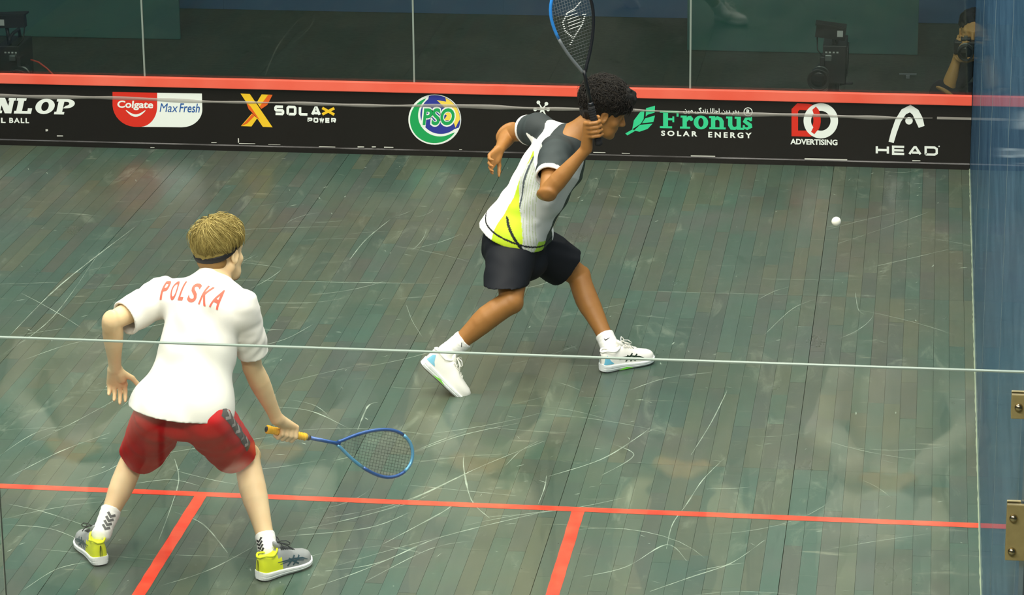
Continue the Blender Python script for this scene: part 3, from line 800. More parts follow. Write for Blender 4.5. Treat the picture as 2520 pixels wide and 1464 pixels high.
lg = logo('red D and white ring O over advertising lettering', 2003, 305)
dp = [[(1948, 335), (1948, 268), (1962, 254), (1988, 255)]+[(1988+32*math.sin(t), 296-41*math.cos(t)) for t in np.linspace(.1, 3.0, 14)]+[(1985, 336)],
      [(1964, 321)]+[(1984+18*math.sin(t), 296+25*math.cos(t)) for t in np.linspace(.05, 3.09, 12)]+[(1968, 270), (1964, 274)]]
put('red_letter', poly_vf([dp]), RED, lg)
put('white_ring', ring(2020, 297, 42.5, 24, 44, 1.02), WHITE, lg, .0005)
put('red_letter', poly_vf([[(2008, 262), (2015, 270), (2019, 285), (2019, 303), (2014, 318), (2004, 330), (1996, 324), (2002, 312), (2004, 296), (2003, 282), (1999, 270)]]), RED, lg, .0009)
put('small_lettering', word('ADVERTISING', 1945, 341, 2061, 355, bold=.035, sp=1.0), WHITE, lg)

lg = logo('white arch mark and wide bold lettering near the right corner', 2232, 322)
arch = stroke([(2193, 350), (2200, 325), (2210, 297), (2224, 275), (2240, 267), (2253, 276), (2262, 294), (2268, 312)], [13, 14, 14.5, 15.5, 16, 18, 19, 15])
put('mark', multi([arch, ring(2237, 297, 9.2, .1, 22)]), WHITE, lg)
put('lettering', wide('HEAD', 2155, 357, 2308, 380, 5.6, .021), WHITE, lg)
put('registered_mark', ring(2311, 360, 1.8, .6, 12), WHITE, lg)
# ================================================================== PEOPLE
SKIN_A = mat('fair_skin', (224, 196, 150), .52, .35, noise=(16, (216, 170, 122), .4), sss=.08)
SKIN_B = mat('tan_skin', (158, 110, 56), .5, .4, noise=(14, (140, 92, 44), .5), sss=.06)
def V3(p): return np.asarray(p, float)
def lerp(a, b, t): return V3(a)*(1-t)+V3(b)*t
def ortho(v, a):
    a = unit(a); v = V3(v); return unit(v-a*(v@a))

def open_hand(S, wr, d, n, side, curl, k=.007, sc_=1.0, spread=.0, thumb=(.55, .75, .15)):
    """wr wrist, d wrist->knuckles, n out of the palm, side +1 right hand / -1 left"""
    d = unit(d); n = ortho(n, d); t = np.cross(d, n)*side
    kn = [wr+(d*l+t*o)*sc_ for l, o in ((.088, .031), (.092, .010), (.088, -.011), (.080, -.030))]
    for q, r in zip(kn, (.0125, .013, .0125, .0115)): S.cone(wr+d*.012*sc_+(q-wr-d*.088*sc_)*.45, q, .017*sc_, r*sc_, k*1.6)
    S.cone(wr+(d*.03+t*.022+n*.006)*sc_, wr+(d*.055+t*.025+n*.010)*sc_, .017*sc_, .014*sc_, k*1.6)
    for i, (q, L) in enumerate(zip(kn, (.070, .079, .073, .058))):
        a = 0; p = q; dd = unit(d+t*spread*(1.5-i)*.5)
        for j, (fr, r0, r1) in enumerate(((.45, .0098, .0088), (.31, .0088, .0078), (.24, .0078, .0064))):
            a += curl[i]*(.8, 1.0, .7)[j]
            v = dd*math.cos(a)+n*math.sin(a); e = p+v*L*fr*sc_
            S.cone(p, e, r0*sc_, r1*sc_, k*.55); p = e
    v = unit(d*thumb[0]+t*thumb[1]+n*thumb[2]); b0 = wr+(d*.028+t*.026)*sc_; b1 = b0+v*.045*sc_
    v2 = unit(v*.8+d*.5+n*.15); b2 = b1+v2*.030*sc_; b3 = b2+v2*.022*sc_
    S.cone(b0, b1, .014*sc_, .0108*sc_, k); S.cone(b1, b2, .0105*sc_, .0095*sc_, k*.5); S.cone(b2, b3, .0095*sc_, .0075*sc_, k*.5)
def grip_hand(S, wr, c, a, e1, e2, hr, k=.007, step=.0205, off=.034, tw=0.0):
    """hand closed round a handle: c point on the axis, a axis towards the head, e1 to the knuckles, e2 wrap side"""
    a = unit(a); e1 = ortho(e1, a); e2 = unit(np.cross(a, e1))*(1 if V3(e2)@np.cross(a, e1) > 0 else -1)
    def P(z, ph, r): return V3(c)+a*z+(e1*math.cos(math.radians(ph))+e2*math.sin(math.radians(ph)))*r
    for i in range(4):
        z = off-step*i
        pts = [P(z-.002, -8, hr+.024), P(z+.003+tw, 52, hr+.015), P(z+.001+tw*1.2, 112, hr+.0105), P(z-.002+tw, 172, hr+.0095), P(z-.003+tw, 222, hr+.0085)]
        R = [.0125, .0102, .0094, .0086, .0070]
        if i == 3: R = [r*.88 for r in R]
        S.cone(lerp(wr, pts[0], .18), pts[0], .0175, .0125, k*1.7)
        for j in range(4): S.cone(pts[j], pts[j+1], R[j], R[j+1], k*.5)
    S.cone(wr, P(.0, -25, hr+.018), .022, .020, k*2)
    th = [P(off-step*2.2, -45, hr+.018), P(off-.002, -95, hr+.013), P(off+.012, -140, hr+.010), P(off+.016, -178, hr+.0085)]
    for j, (r0, r1) in enumerate(((.0155, .0118), (.0118, .0100), (.0100, .0078))): S.cone(th[j], th[j+1], r0, r1, k*.8)

def head(S, c, f, u, s=1.0, beard=0):
    """skull, face, ears; c centre between the ears, f facing, u crown"""
    f = unit(f); u = ortho(u, f); r = np.cross(f, u); ax = (r, f, u)
    P = lambda x, y, z: V3(c)+(r*x+f*y+u*z)*s
    S.ell(P(0, -.012, .038), ax, (.077*s, .098*s, .086*s), .01)
    S.ell(P(0, .030, -.020), ax, (.064*s, .068*s, .082*s), .02)
    S.ell(P(0, .046, -.062), ax, (.050*s, .050*s, .046*s), .02)
    S.cone(P(-.034, .052, -.082), P(.034, .052, -.082), .022*s, .022*s, .02)
    S.ell(P(0, .084, -.096), ax, (.022*s, .018*s, .018*s), .016)                     # chin
    S.cone(P(-.052, -.004, -.055), P(-.020, .070, -.092), .022*s, .018*s, .02); S.cone(P(.052, -.004, -.055), P(.020, .070, -.092), .022*s, .018*s, .02)
    for sx in (-1, 1):
        S.cone(P(.012*sx, .090, .022), P(.048*sx, .070, .022), .010*s, .009*s, .014)  # brow
        S.ell(P(.046*sx, .058, -.028), ax, (.020*s, .020*s, .018*s), .016)            # cheek
        S.ell(P(.031*sx, .100, .004), ax, (.015*s, .015*s, .010*s), .010, 'carve')    # eye socket
        S.ell(P(.031*sx, .080, .003), ax, (.0125*s, .0125*s, .0125*s), .004)          # eyelids
        e = P(.077*sx, -.006, -.012)                                                  # ear
        eax = (unit(r*sx+f*-.35), unit(f+r*sx*.35), u)
        S.ell(e, eax, (.008*s, .019*s, .031*s), .004); S.ell(e+(r*sx*.007+f*.002)*s, eax, (.006*s, .010*s, .018*s), .003, 'carve')
        S.ell(P(.076*sx, .002, -.036), ax, (.007*s, .009*s, .010*s), .004)
    S.cone(P(0, .094, .012), P(0, .117, -.026), .0085*s, .0125*s, .010)               # nose
    S.ell(P(.011, .106, -.031), ax, (.009*s, .011*s, .008*s), .006); S.ell(P(-.011, .106, -.031), ax, (.009*s, .011*s, .008*s), .006)
    S.cone(P(-.017, .092, -.055), P(.017, .092, -.055), .0065*s, .0065*s, .006); S.cone(P(-.014, .092, -.067), P(.014, .092, -.067), .007*s, .007*s, .006)
    S.cone(P(-.020, .100, -.0610), P(.020, .100, -.0610), .0018*s, .0018*s, .003, None, None, 'carve')
    return P, (r, f, u)

def leg(S, hip, knee, ank, sc_=1.0, calf_dir=None, k=.02):
    hip, knee, ank = V3(hip), V3(knee), V3(ank); c = V3(calf_dir)
    lo = lerp(knee, ank, .62)+c*.004
    S.chain([lerp(hip, knee, t) for t in (0, .3, .6, .85, 1)], [r*sc_ for r in (.088, .082, .071, .058, .053)], .0008)
    S.chain([lerp(knee, ank, t)+c*o_ for t, o_ in ((0, 0), (.10, .004), (.22, .010), (.34, .012), (.46, .009), (.60, .005), (.74, .002), (.88, 0), (1, 0))],
            [r*sc_ for r in (.053, .052, .0545, .0555, .052, .045, .039, .0355, .034)], .0008)
    t = unit(ank-knee); lat = unit(np.cross(t, c))
    for sx in (-1, 1):                                                                # two heads of the calf, hamstring cords
        S.cone(lerp(knee, ank, .10)+c*.018+lat*.018*sx, lerp(knee, ank, .44)+c*.026+lat*.016*sx, .026*sc_, .020*sc_, .02)
        S.cone(lerp(knee, hip, .18)+c*.026+lat*.026*sx, lerp(knee, ank, .06)+c*.016+lat*.034*sx, .013*sc_, .011*sc_, .012)
    S.ell(knee-c*.030, (lat, c, t), (.032*sc_, .024*sc_, .036*sc_), .02)              # kneecap
    S.cone(lo-c*.02, lerp(knee, ank, .12)-c*.026, .018*sc_, .020*sc_, .015)           # shin
def arm(S, sh, el, wr, sc_=1.0, k=.015):
    sh, el, wr = V3(sh), V3(el), V3(wr); t1 = unit(el-sh); t2 = unit(wr-el)
    S.chain([lerp(sh, el, t) for t in (0, .2, .45, .7, .88, 1)], [r*sc_ for r in (.050, .050, .0475, .043, .0395, .0385)], .0008)
    S.chain([lerp(el, wr, t) for t in (0, .12, .26, .42, .6, .8, 1)], [r*sc_ for r in (.0385, .0405, .0415, .0385, .033, .0275, .0255)], .0008)
    o_ = unit(t1-t2) if np.linalg.norm(t1-t2) > .05 else t1
    S.ell(el+o_*.013*sc_, (t1, np.cross(t1, o_) if abs(t1@o_) < .99 else V3((1, 0, 0)), o_), (.024*sc_, .022*sc_, .022*sc_), .014)

# ---- shoes: a lofted upper on a moulded sole
def shoe(parent, heel, fwd, up, L, cols, side, decor, lace_m, lift_toe=0.0):
    """heel: ground point under the heel's back; fwd towards the toe; side +1: right foot"""
    fwd = unit(fwd); up = ortho(up, fwd); lat = np.cross(fwd, up)*side                 # lat points to the outer side
    W = lambda s, y, z: V3(heel)+fwd*s*L+lat*y+up*z
    def hwid(s, o_):                                                                    # half widths, outer / inner
        P = [(0, .004), (.006, .012), (.02, .021), (.045, .028), (.12, .034), (.3, .034), (.45, .037), (.62, .047), (.74, .049), (.86, .044), (.93, .034), (.975, .020), (1, .004)] if o_ else \
            [(0, .004), (.006, .012), (.02, .021), (.045, .028), (.12, .033), (.3, .029), (.45, .030), (.62, .041), (.74, .043), (.86, .039), (.93, .031), (.975, .020), (1, .004)]
        return float(np.interp(s, [p[0] for p in P], [p[1] for p in P]))
    def zs(s): return lift_toe*max(0, (s-.62)/.38)**2*.05+.010*max(0, (s-.8)/.2)**2+.004*max(0, (.08-s)/.08)
    S_ = [0, .006, .02, .045, .08, .13, .19, .25, .31, .37, .43, .49, .55, .61, .67, .73, .79, .85, .90, .93, .955, .975, .99, 1]
    sole_h = lambda s: float(np.interp(s, [0, .15, .4, .6, .85, 1], [.034, .032, .027, .025, .022, .020]))
    # midsole
    V, F = [], []; n = 20
    lv = [(0, .90), (.12, .97), (.35, 1.06), (.42, 1.03), (.50, 1.03), (.58, 1.08), (.85, 1.08), (1.0, 1.02)]
    ns = len(S_)
    for hz, ex in lv:
        for s in S_: V.append(W(s*1.01-.005, hwid(s, True)*ex+.002, zs(s)+sole_h(s)*hz))
        for s in S_[::-1]: V.append(W(s*1.01-.005, -hwid(s, False)*ex-.002, zs(s)+sole_h(s)*hz))
    m2 = 2*ns
    for j in range(len(lv)-1):
        for i in range(m2): F.append((j*m2+i, j*m2+(i+1) % m2, (j+1)*m2+(i+1) % m2, (j+1)*m2+i))
    for i in range(ns-1): F.append((i, m2-1-i, m2-2-i, i+1)); b = (len(lv)-1)*m2; F.append((b+i, b+i+1, b+m2-2-i, b+m2-1-i))
    # upper
    H = lambda s: float(np.interp(s, [0, .03, .08, .16, .24, .31, .38, .45, .52, .6, .7, .8, .9, .96, 1], [.052, .066, .072, .066, .064, .076, .087, .083, .075, .066, .056, .050, .042, .030, .012]))
    U = []; UF = []; nv = 17; Us = [s for s in S_]
    for s in Us:
        for j in range(nv):
            t = math.pi*j/(nv-1); cz = math.sin(t); cy = math.cos(t)
            wd = hwid(s, cy > 0); h_ = H(s); pw = .62 if s > .5 else .78
            top = 1.0
            if s < .30: wy = abs(cy)**.55*(1-.18*cz)                                  # collar walls
            else: wy = abs(cy)**.8*(1-.10*cz)
            U.append(W(s*.985+.004, math.copysign(wd*wy, cy), zs(s)+sole_h(s)*.85+(h_-.0)*cz**pw*top))
    nu = len(Us); umats = []
    for i in range(nu-1):
        for j in range(nv-1):
            UF.append((i*nv+j, i*nv+j+1, (i+1)*nv+j+1, (i+1)*nv+j)); sm = (Us[i]+Us[i+1])/2; hz = math.sin(math.pi*(j+.5)/(nv-1))
            umats.append(1 if sm < .30 + .10*(1-hz) else 0)
    UF.append(tuple(range(nv))); umats.append(1); UF.append(tuple((nu-1)*nv+j for j in range(nv))[::-1]); umats.append(0)
    me_o = add_mesh('shoe', U, UF, [cols['upper'], cols['heel']], parent, True)
    me_o.data.polygons.foreach_set('material_index', umats)
    so = add_mesh('midsole', V, F, cols['sole'], me_o, False)
    sm = so.modifiers.new('round', 'BEVEL'); sm.width = .002; sm.segments = 2; sm.limit_method = 'ANGLE'
    # outsole
    OV, OF = [], []
    for hz in (-.004, .003):
        for s in S_: OV.append(W(s*.98+.006, hwid(s, True)*.92, zs(s)+hz))
        for s in S_[::-1]: OV.append(W(s*.98+.006, -hwid(s, False)*.92, zs(s)+hz))
    for i in range(m2): OF.append((i, (i+1) % m2, m2+(i+1) % m2, m2+i))
    for i in range(ns-1): OF.append((i, m2-1-i, m2-2-i, i+1))
    add_mesh('outsole', OV, OF, cols['outsole'], me_o)
    bv = BVHTree.FromPolygons([tuple(v) for v in U], UF)
    # collar rim and tongue
    rim = []
    for q in range(20):
        a = 2*math.pi*q/20; s = .185+.175*math.cos(a); rim.append(W(s, .030*math.sin(a)*(1.0 if math.cos(a) < .3 else .85), zs(s)+sole_h(s)*.85+H(max(s, .02))*.96+.004))
    tube('collar', rim, .0045, cols['heel'], me_o, 8, True)
    tg = [W(.355, 0, .098), W(.33, 0, .118), W(.315, 0, .130)]
    V, F = tube_vf([W(.44, 0, .1), W(.38, 0, .112), W(.335, 0, .124), W(.31, 0, .136)], [.009, .012, .010, .005], 10); c0 = W(.38, 0, .118)
    add_mesh('tongue', V, F, cols['upper'], me_o, True)
    # laces
    ls = []
    for q in range(6):
        s0 = .40+.048*q; s1 = s0+.030; z0 = zs(s0)+sole_h(s0)*.85+H(s0); wv = .020-.0012*q
        for sg in (1, -1):
            pts = [W(s0+(s1-s0)*t, sg*(-wv+2*wv*t), zs(s0)+sole_h(s0)*.85+H(s0+(s1-s0)*t)*(1-.12*abs(2*t-1)**2)+.0035) for t in np.linspace(0, 1, 6)]
            ls.append(tube_vf(pts, .0022, 5))
    k0 = W(.385, 0, .126)
    for sg in (1, -1):
        lp = [k0+lat*sg*y+up*z+fwd*x for x, y, z in ((0, 0, 0), (.008, .014, .010), (.020, .030, .012), (.034, .036, .0), (.036, .030, -.010), (.022, .014, -.004), (.004, .002, .002))]
        ls.append(tube_vf(lp, .0021, 5)); e_ = [k0+lat*sg*y+up*z+fwd*x for x, y, z in ((0, 0, .002), (.012, .012, -.002), (.034, .024, -.016), (.05, .03, -.034))]
        ls.append(tube_vf(e_, .0021, 5))
    V, F = merge_vf(ls); o = add_mesh('laces', V, F, lace_m, me_o, True)
    decor(me_o, bv, W, L, fwd, up, lat)
    return me_o, bv
def crossed_stripes(m, sides=(1,)):
    def f(o, bv, W, L, fwd, up, lat):
        for sg in sides:
            S = lambda pts, w_: stroke([(x, y) for x, y in pts], w_)
            shp = merge_vf([S([(.075, .060), (.11, .058), (.15, .058), (.19, .050), (.215, .038)], [.002, .005, .006, .006, .003]),
                            S([(.085, .050), (.12, .052), (.16, .050), (.195, .041)], [.002, .004, .004, .003]),
                            S([(.118, .036), (.135, .050), (.155, .070)], .006), S([(.142, .034), (.158, .048), (.178, .064)], .006),
                            S([(.128, .064), (.148, .048), (.168, .034)], .006)])
            org = W(0, 0, 0); ux = fwd if sg > 0 else -fwd
            if sg < 0: shp = ([(-x, y) for x, y in shp[0]], shp[1])
            # outward direction of the chosen flank
            ax_ = np.cross(ux, up)
            if ax_@(lat*sg) < 0: ux = -ux; shp = ([(-x, y) for x, y in shp[0]], shp[1])
            decal('stripes', shp, org, ux, up, bv, m, o, .0016, .008, .3)
    return f

# ---- strand hair
def strands(paths, r0, n=3):
    """paths: (N, K, 3) array -> tapered thin tubes in one mesh"""
    P = np.asarray(paths); N, K, _ = P.shape; T = np.gradient(P, axis=1); T /= np.linalg.norm(T, axis=2, keepdims=True)+1e-9
    a = np.array([.3, .5, .8]); U = a-T*(T@a)[..., None]; U /= np.linalg.norm(U, axis=2, keepdims=True); Bn = np.cross(T, U)
    R = (r0*np.linspace(1, .25, K)**.7)[None, :, None, None]
    an = 2*np.pi*np.arange(n)/n
    V = P[:, :, None, :]+R*(U[:, :, None, :]*np.cos(an)[None, None, :, None]+Bn[:, :, None, :]*np.sin(an)[None, None, :, None])
    idx = np.arange(N*K*n).reshape(N, K, n); nx = np.roll(idx, -1, 2)
    Q = np.stack([idx[:, :-1], nx[:, :-1], nx[:, 1:], idx[:, 1:]], -1).reshape(-1, 4)
    return V.reshape(-1, 3), Q

# ------------------------------------------------------------------ player in white and red
pel = V3(at(450, 1026, 3.47)); hipL = V3(at(396, 1024, 3.49)); hipR = V3(at(506, 1030, 3.45))
kneeL = V3(at(330, 1120, 3.82)); ankL = V3(at(250, 1312, 3.56)); kneeR = V3(at(607, 1120, 3.76)); ankR = V3(at(660, 1352, 3.50))
neck = V3(at(527, 676, 3.76)); shL = V3(at(392, 730, 3.76)); shR = V3(at(592, 762, 3.66))
elL = V3(at(276, 790, 3.58)); wrL = V3(at(283, 905, 3.70)); elR = V3(at(622, 905, 3.74)); wrR = V3(at(681, 1030, 3.84))
hdA = V3(at(541, 619, 3.82))
def joints_report(tagname, B):
    print(tagname, ' '.join('%s %.3f' % (n, np.linalg.norm(V3(a)-V3(b))) for n, a, b in B))
joints_report('A', [('thL', hipL, kneeL), ('shL', kneeL, ankL), ('thR', hipR, kneeR), ('shR', kneeR, ankR), ('torso', pel, neck), ('nh', neck, hdA), ('sh', shL, shR), ('uaL', shL, elL), ('faL', elL, wrL), ('uaR', shR, elR), ('faR', elR, wrR)])
pa = empty('person', (float(pel[0]), float(pel[1]), 0), 'player in white shirt and red shorts crouching with racket low at right', 'person')
tA = unit(neck-pel); latA = ortho(shR-shL, tA); bkA = np.cross(latA, tA)             # bkA: out of the back
LA = np.linalg.norm(neck-pel); TA = lambda s, l=0, b=0: pel+tA*LA*s+latA*l+bkA*b
latH = ortho(hipR-hipL, tA)
lo = np.min([hipL, hipR, kneeL, kneeR, ankL, ankR, neck, elL, elR, wrL, wrR, hdA], 0)-.16; hi = np.max([hipL, hipR, kneeL, kneeR, ankL, ankR, neck, elL, elR, wrL, wrR, hdA], 0)+.16
lo[2] = .0; lo[1] -= .10
# racket axis (needed by the hand)
rA_b = V3(at(656, 1056, 3.86)); rA_t = V3(at(1016, 1128, 4.24)); aA = unit(rA_t-rA_b)
S = Field(lo, hi, .0042)
S.chain([TA(.06), TA(.25), TA(.55), TA(.82)], [.115, .118, .130, .115], .03, (bkA, .66))
S.cone(TA(.9), shL, .06, .055, .03); S.cone(TA(.9), shR, .06, .055, .03)
leg(S, hipL, kneeL, ankL, .88, unit(V3((.1, -.85, -.3)))); leg(S, hipR, kneeR, ankR, .96, unit(V3((-.15, -.9, -.25))))
arm(S, shL, elL, wrL, .98); arm(S, shR, elR, wrR, 1.0)
fA = unit(V3((.40, .89, -.20))); uA = ortho(V3((.03, .30, 1)), fA)
S.cone(TA(.93), hdA-uA*.07-fA*.02, .066, .058, .03)
PA, axA = head(S, hdA, fA, uA, 1.0)
open_hand(S, wrL, V3(at(289, 955, 3.74))-wrL, V3((.15, -.95, .1)), -1, (.5, .6, .7, .8), thumb=(.55, .8, .05))
gripc = rA_b+aA*.082
grip_hand(S, wrR, gripc, aA, V3((.10, -.55, .75)), V3((0, -.4, -.9)), .0165)
Vb, Qb = S.mesh(2)
bodyA = field_obj('body', Vb, Qb, SKIN_A, pa)

# shirt
SHIRT_A = mat('white_jersey', (228, 226, 216), .8, .2, bump=(220, .08, .001), sheen=.1)
hemc = V3(at(428, 1040, 3.29)); hemn = -unit(.30*tA+V3((0.06, -.04, .62)))
def sleeve(lo, hi, h, sh, el, fr, r0, r1, seed, flare=(0, 0, 0)):
    """an open sleeve: swollen cone, creased, hollowed, then cut square"""
    T = Field(lo, hi, h); n = unit(el-sh); T.cone(sh-n*.02, lerp(sh, el, 1.0)+V3(flare), r0, r1, .01)
    T.ripple(.0035, .07, seed, 6, [n]); T.hollow(.0105); c = lerp(sh, el, fr); X, Y, Z = T.grid(tuple(slice(0, q) for q in T.n))
    T.F = np.maximum(T.F, ((X-c[0])*n[0]+(Y-c[1])*n[1]+(Z-c[2])*n[2]).astype(np.float32)); return T
So = Field(lo, hi, .0042)
So.chain([TA(-.34, -.03), TA(-.10, -.022), TA(.20), TA(.48), TA(.74), TA(.90)], [.178, .178, .160, .150, .150, .088], .03, (bkA, .86))
So.cone(TA(.925, -.02), shL-tA*.010, .044, .058, .025); So.cone(TA(.905, .02), shR-tA*.012, .040, .058, .025)
So.cone(TA(.80, -.06, .03), shL-tA*.02, .08, .062, .04); So.cone(TA(.80, .06, .03), shR-tA*.02, .08, .062, .04)
So.cone(TA(.86, .05, .015), shR+tA*.002, .056, .056, .04); So.ell(TA(-.04, -.012, .058), (latA, bkA, tA), (.158, .115, .17), .03)
So.ripple(.0060, .12, 3, 9, [tA+latA*.8, tA-latA*.7, latA, tA*.4+latA])
So.cone(hipL+tA*.03, hipR+tA*.03-latH*.035, .132, .136, .04)
So.plane(hemc, hemn)
So.union(sleeve(lo, hi, .0042, shL, elL, .76, .072, .070, 61, (0, 0, -.02)), .02); So.union(sleeve(lo, hi, .0042, shR+latA*.010, elR+latA*.018, .74, .066, .062, 62), .010)
# collar opening
Vs, Qs = So.mesh(2)
shirtA_o = field_obj('shirt', Vs, Qs, SHIRT_A, pa)
bvA = bvh_of(Vs, Qs)
REDP = mat('jersey_red_print', (222, 104, 86), .6, .2)
# the word across the shoulder blades, letter by letter on a shallow arc
o0 = V3(at(462, 720, 3.60)); ux = unit(latA*1.0); uy = ortho(tA, latA)
txt = 'POLSKA'; cw = .034; gap = .0215
scale_x = 1.0
pcx = [(424, 712), (450, 712), (479, 720), (503, 729), (533, 738), (560, 746)]
for i, c in enumerate(txt):
    vf = fit_vf(text_vf(c, .020), -.017 if c != 'L' else -.013, -.041, .017 if c != 'L' else .013, .041)
    cx = (i-2.5)*.0495; cy = .006-.22*cx*cx/.12*.12
    an = -.14*(i-2.5)*.35-.09; cy += -.07*cx
    V_ = [(cx+x*math.cos(an)-y*math.sin(an), -.012*(i-2.5)*.0+cy+x*math.sin(an)+y*math.cos(an)) for x, y in vf[0]]
    decal('printed_letter', (V_, vf[1]), o0, ux, uy, bvA, REDP, shirtA_o, .0018, .012)
# red inner neck tape / side gusset seen at the right flank
# shorts
RED_S = mat('red_shorts', (196, 9, 20), .7, .2, noise=(7, (164, 5, 13), .5))
So = Field(lo, hi, .0045)
So.cone(hipL+tA*.015, hipR+tA*.015, .096, .094, .02); So.cone(TA(.08, -.06), TA(.08, .06), .086, .086, .02, (bkA, .9)); So.ell(TA(-.05, 0, .03), (latA, bkA, tA), (.120, .065, .075), .02)
for h_, k_ in ((hipL, kneeL), (hipR, kneeR)):
    n = unit(k_-h_); c = lerp(h_, k_, .84); dn = V3((.022 if k_ is kneeL else -.028, -.010, -.012))
    So.cone(h_-n*.01, lerp(h_, k_, 1.02)+dn, .107, .087, .015, None, [(c, unit(n+V3((0, 0, -.15))))])
So.ripple(.0045, .10, 11, 8); So.plane(TA(.16), tA)
Vs, Qs = So.mesh(2); shA = field_obj('shorts', Vs, Qs, RED_S, pa); bvS = bvh_of(Vs, Qs)
# grey band with dark chevrons on the right leg of the shorts
BAND = mat('grey_band', (70, 66, 64), .7); CHEV = mat('pale_chevron', (150, 142, 138), .7)
b0 = V3(at(540, 1008, 3.40)); b1 = V3(at(612, 1100, 3.62)); dirb = unit(b1-b0); outv = unit(V3((.55, -.75, .35))); sdv = unit(np.cross(outv, dirb)); Lb = np.linalg.norm(b1-b0)
decal('side_band', ([(0, -.020), (Lb, -.020), (Lb, .020), (0, .020)], [(0, 1, 2, 3)]), b0, dirb, ortho(-sdv, dirb) if np.cross(dirb, -sdv)@outv > 0 else ortho(sdv, dirb), bvS, BAND, shA, .0016, .012, .25)
for i in range(5):
    x = Lb*(.10+.19*i); vf = stroke([(x-.012, -.017), (x+.012, 0), (x-.012, .017)], .012)
    decal('chevron', vf, b0, dirb, ortho(-sdv, dirb) if np.cross(dirb, -sdv)@outv > 0 else ortho(sdv, dirb), bvS, CHEV, shA, .0030, .010, .25)

# socks
SOCK = mat('white_sock', (240, 240, 234), .85, .15, bump=(150, .15, .001)); INK = mat('black_print', (24, 24, 26), .6)
def sock(parent, knee, ank, foot, frac, rr=1.0):
    top = lerp(ank, knee, frac); lo_ = np.min([top, ank, foot], 0)-.09; hi_ = np.max([top, ank, foot], 0)+.09
    S = Field(lo_, hi_, .0035); n = unit(V3(knee)-V3(ank))
    S.cone(ank, lerp(ank, knee, frac+.1), .0405*rr, (.0405+.03*frac)*rr, .01, None, [(top, n)]); S.cone(ank, foot, .038*rr, .028*rr, .02)
    S.ripple(.0012, .02, 5, 5, [n]); S.cone(top-n*.006, top+n*.03, (.036+.03*frac)*rr, (.036+.03*frac)*rr, .002, None, None, 'carve') if False else None
    V_, Q_ = S.mesh(2); return field_obj('sock', V_, Q_, SOCK, parent), bvh_of(V_, Q_)
sL, bsL = sock(pa, kneeL, ankL, ankL+V3((-.03, .04, -.045)), .30, .88); sR, bsR = sock(pa, kneeR, ankR, ankR+V3((.035, .04, -.05)), .16, .92)
def chevrons(o, bv, c, up_, out, n, wd, st, m):
    up_ = unit(up_); out = ortho(out, up_); rx = np.cross(up_, out)
    for i in range(n):
        y = (i-(n-1)/2)*st; vf = stroke([(-wd, y+wd*.45), (0, y-wd*.45), (wd, y+wd*.45)], st*.52)
        decal('chevron', vf, c, rx, up_, bv, m, o, .0016, .008, .12)
GREYINK = mat('grey_print', (96, 96, 96), .7)
chevrons(sL, bsL, lerp(ankL, kneeL, .12), kneeL-ankL, V3((.25, -.95, 0)), 4, .016, .0185, GREYINK)
chevrons(sR, bsR, lerp(ankR, kneeR, .03), kneeR-ankR, V3((-.35, -.9, 0)), 4, .015, .0150, INK)
# shoes
YELS = mat('acid_yellow', (214, 222, 20), .55, .4); GREYM = mat('grey_mesh', (140, 144, 144), .8, bump=(400, .3, .001)); SOLEW = mat('white_sole', (236, 238, 236), .5)
OUTD = mat('dark_outsole', (40, 42, 44), .6); LACE = mat('dark_lace', (26, 34, 40), .7); TEALD = mat('dark_teal_stripe', (30, 66, 78), .5)
cA = dict(upper=GREYM, heel=YELS, sole=SOLEW, outsole=OUTD)
hR = V3(at_z(636, 1428, .004)); hL = V3(at_z(250, 1392, .004))
dR = V3((.155, .205, 0)); dL = unit(V3((-.50, .86, 0)))
shoe(pa, hR+V3((0, 0, .0)), dR, (0, 0, 1), .265, cA, 1, crossed_stripes(TEALD, (1,)), LACE)
shoe(pa, hL, dL, (0, 0, 1), .285, cA, -1, crossed_stripes(TEALD, (1, )), LACE)

# hair and head band
BLOND = mat('blond_hair', (134, 118, 62), .6, .25); BLOND2 = mat('blond_hair_pale', (168, 152, 90), .55, .25); BEARD = mat('brown_stubble', (120, 84, 46), .7)
lo_h = hdA-.19; hi_h = hdA+.19
S = Field(lo_h, hi_h, .004)
S.ell(PA(0, -.014, .046), axA, (.086, .106, .090), .01); S.ell(PA(0, -.050, .0), axA, (.076, .066, .060), .02)
S.plane(PA(0, -.085, -.016), -unit(axA[2]*1.0-axA[1]*.45)); S.ell(PA(0, .105, -.035), axA, (.095, .085, .085), .012, 'carve')
for sx in (-1, 1): S.ell(PA(.085*sx, .010, -.040), axA, (.03, .034, .040), .008, 'carve')
S.ripple(.004, .03, 21, 9)
Vh, Qh = S.mesh(1); hairA = field_obj('hair', Vh, Qh, BLOND, pa)
rg = np.random.default_rng(5); N = 8000
th = rg.uniform(0, 2*np.pi, N); ph = np.arccos(rg.uniform(-.10, 1, N))
crown = np.array([-.01, -.055, .122])
base = np.stack([.083*np.sin(ph)*np.cos(th), -.014+.103*np.sin(ph)*np.sin(th), .044+.088*np.cos(ph)], 1)
paths = []
K = 8
flow = base-crown; flow /= np.linalg.norm(flow, axis=1, keepdims=True)+1e-6
nrm = base-np.array([0, -.014, .03]); nrm /= np.linalg.norm(nrm, axis=1, keepdims=True)
tang = flow-nrm*(flow*nrm).sum(1, keepdims=True); tang /= np.linalg.norm(tang, axis=1, keepdims=True)+1e-6
swirl = np.cross(nrm, tang)
Lh = rg.uniform(.040, .095, N)*np.where(base[:, 1] > .02, 1.25, 1.0)
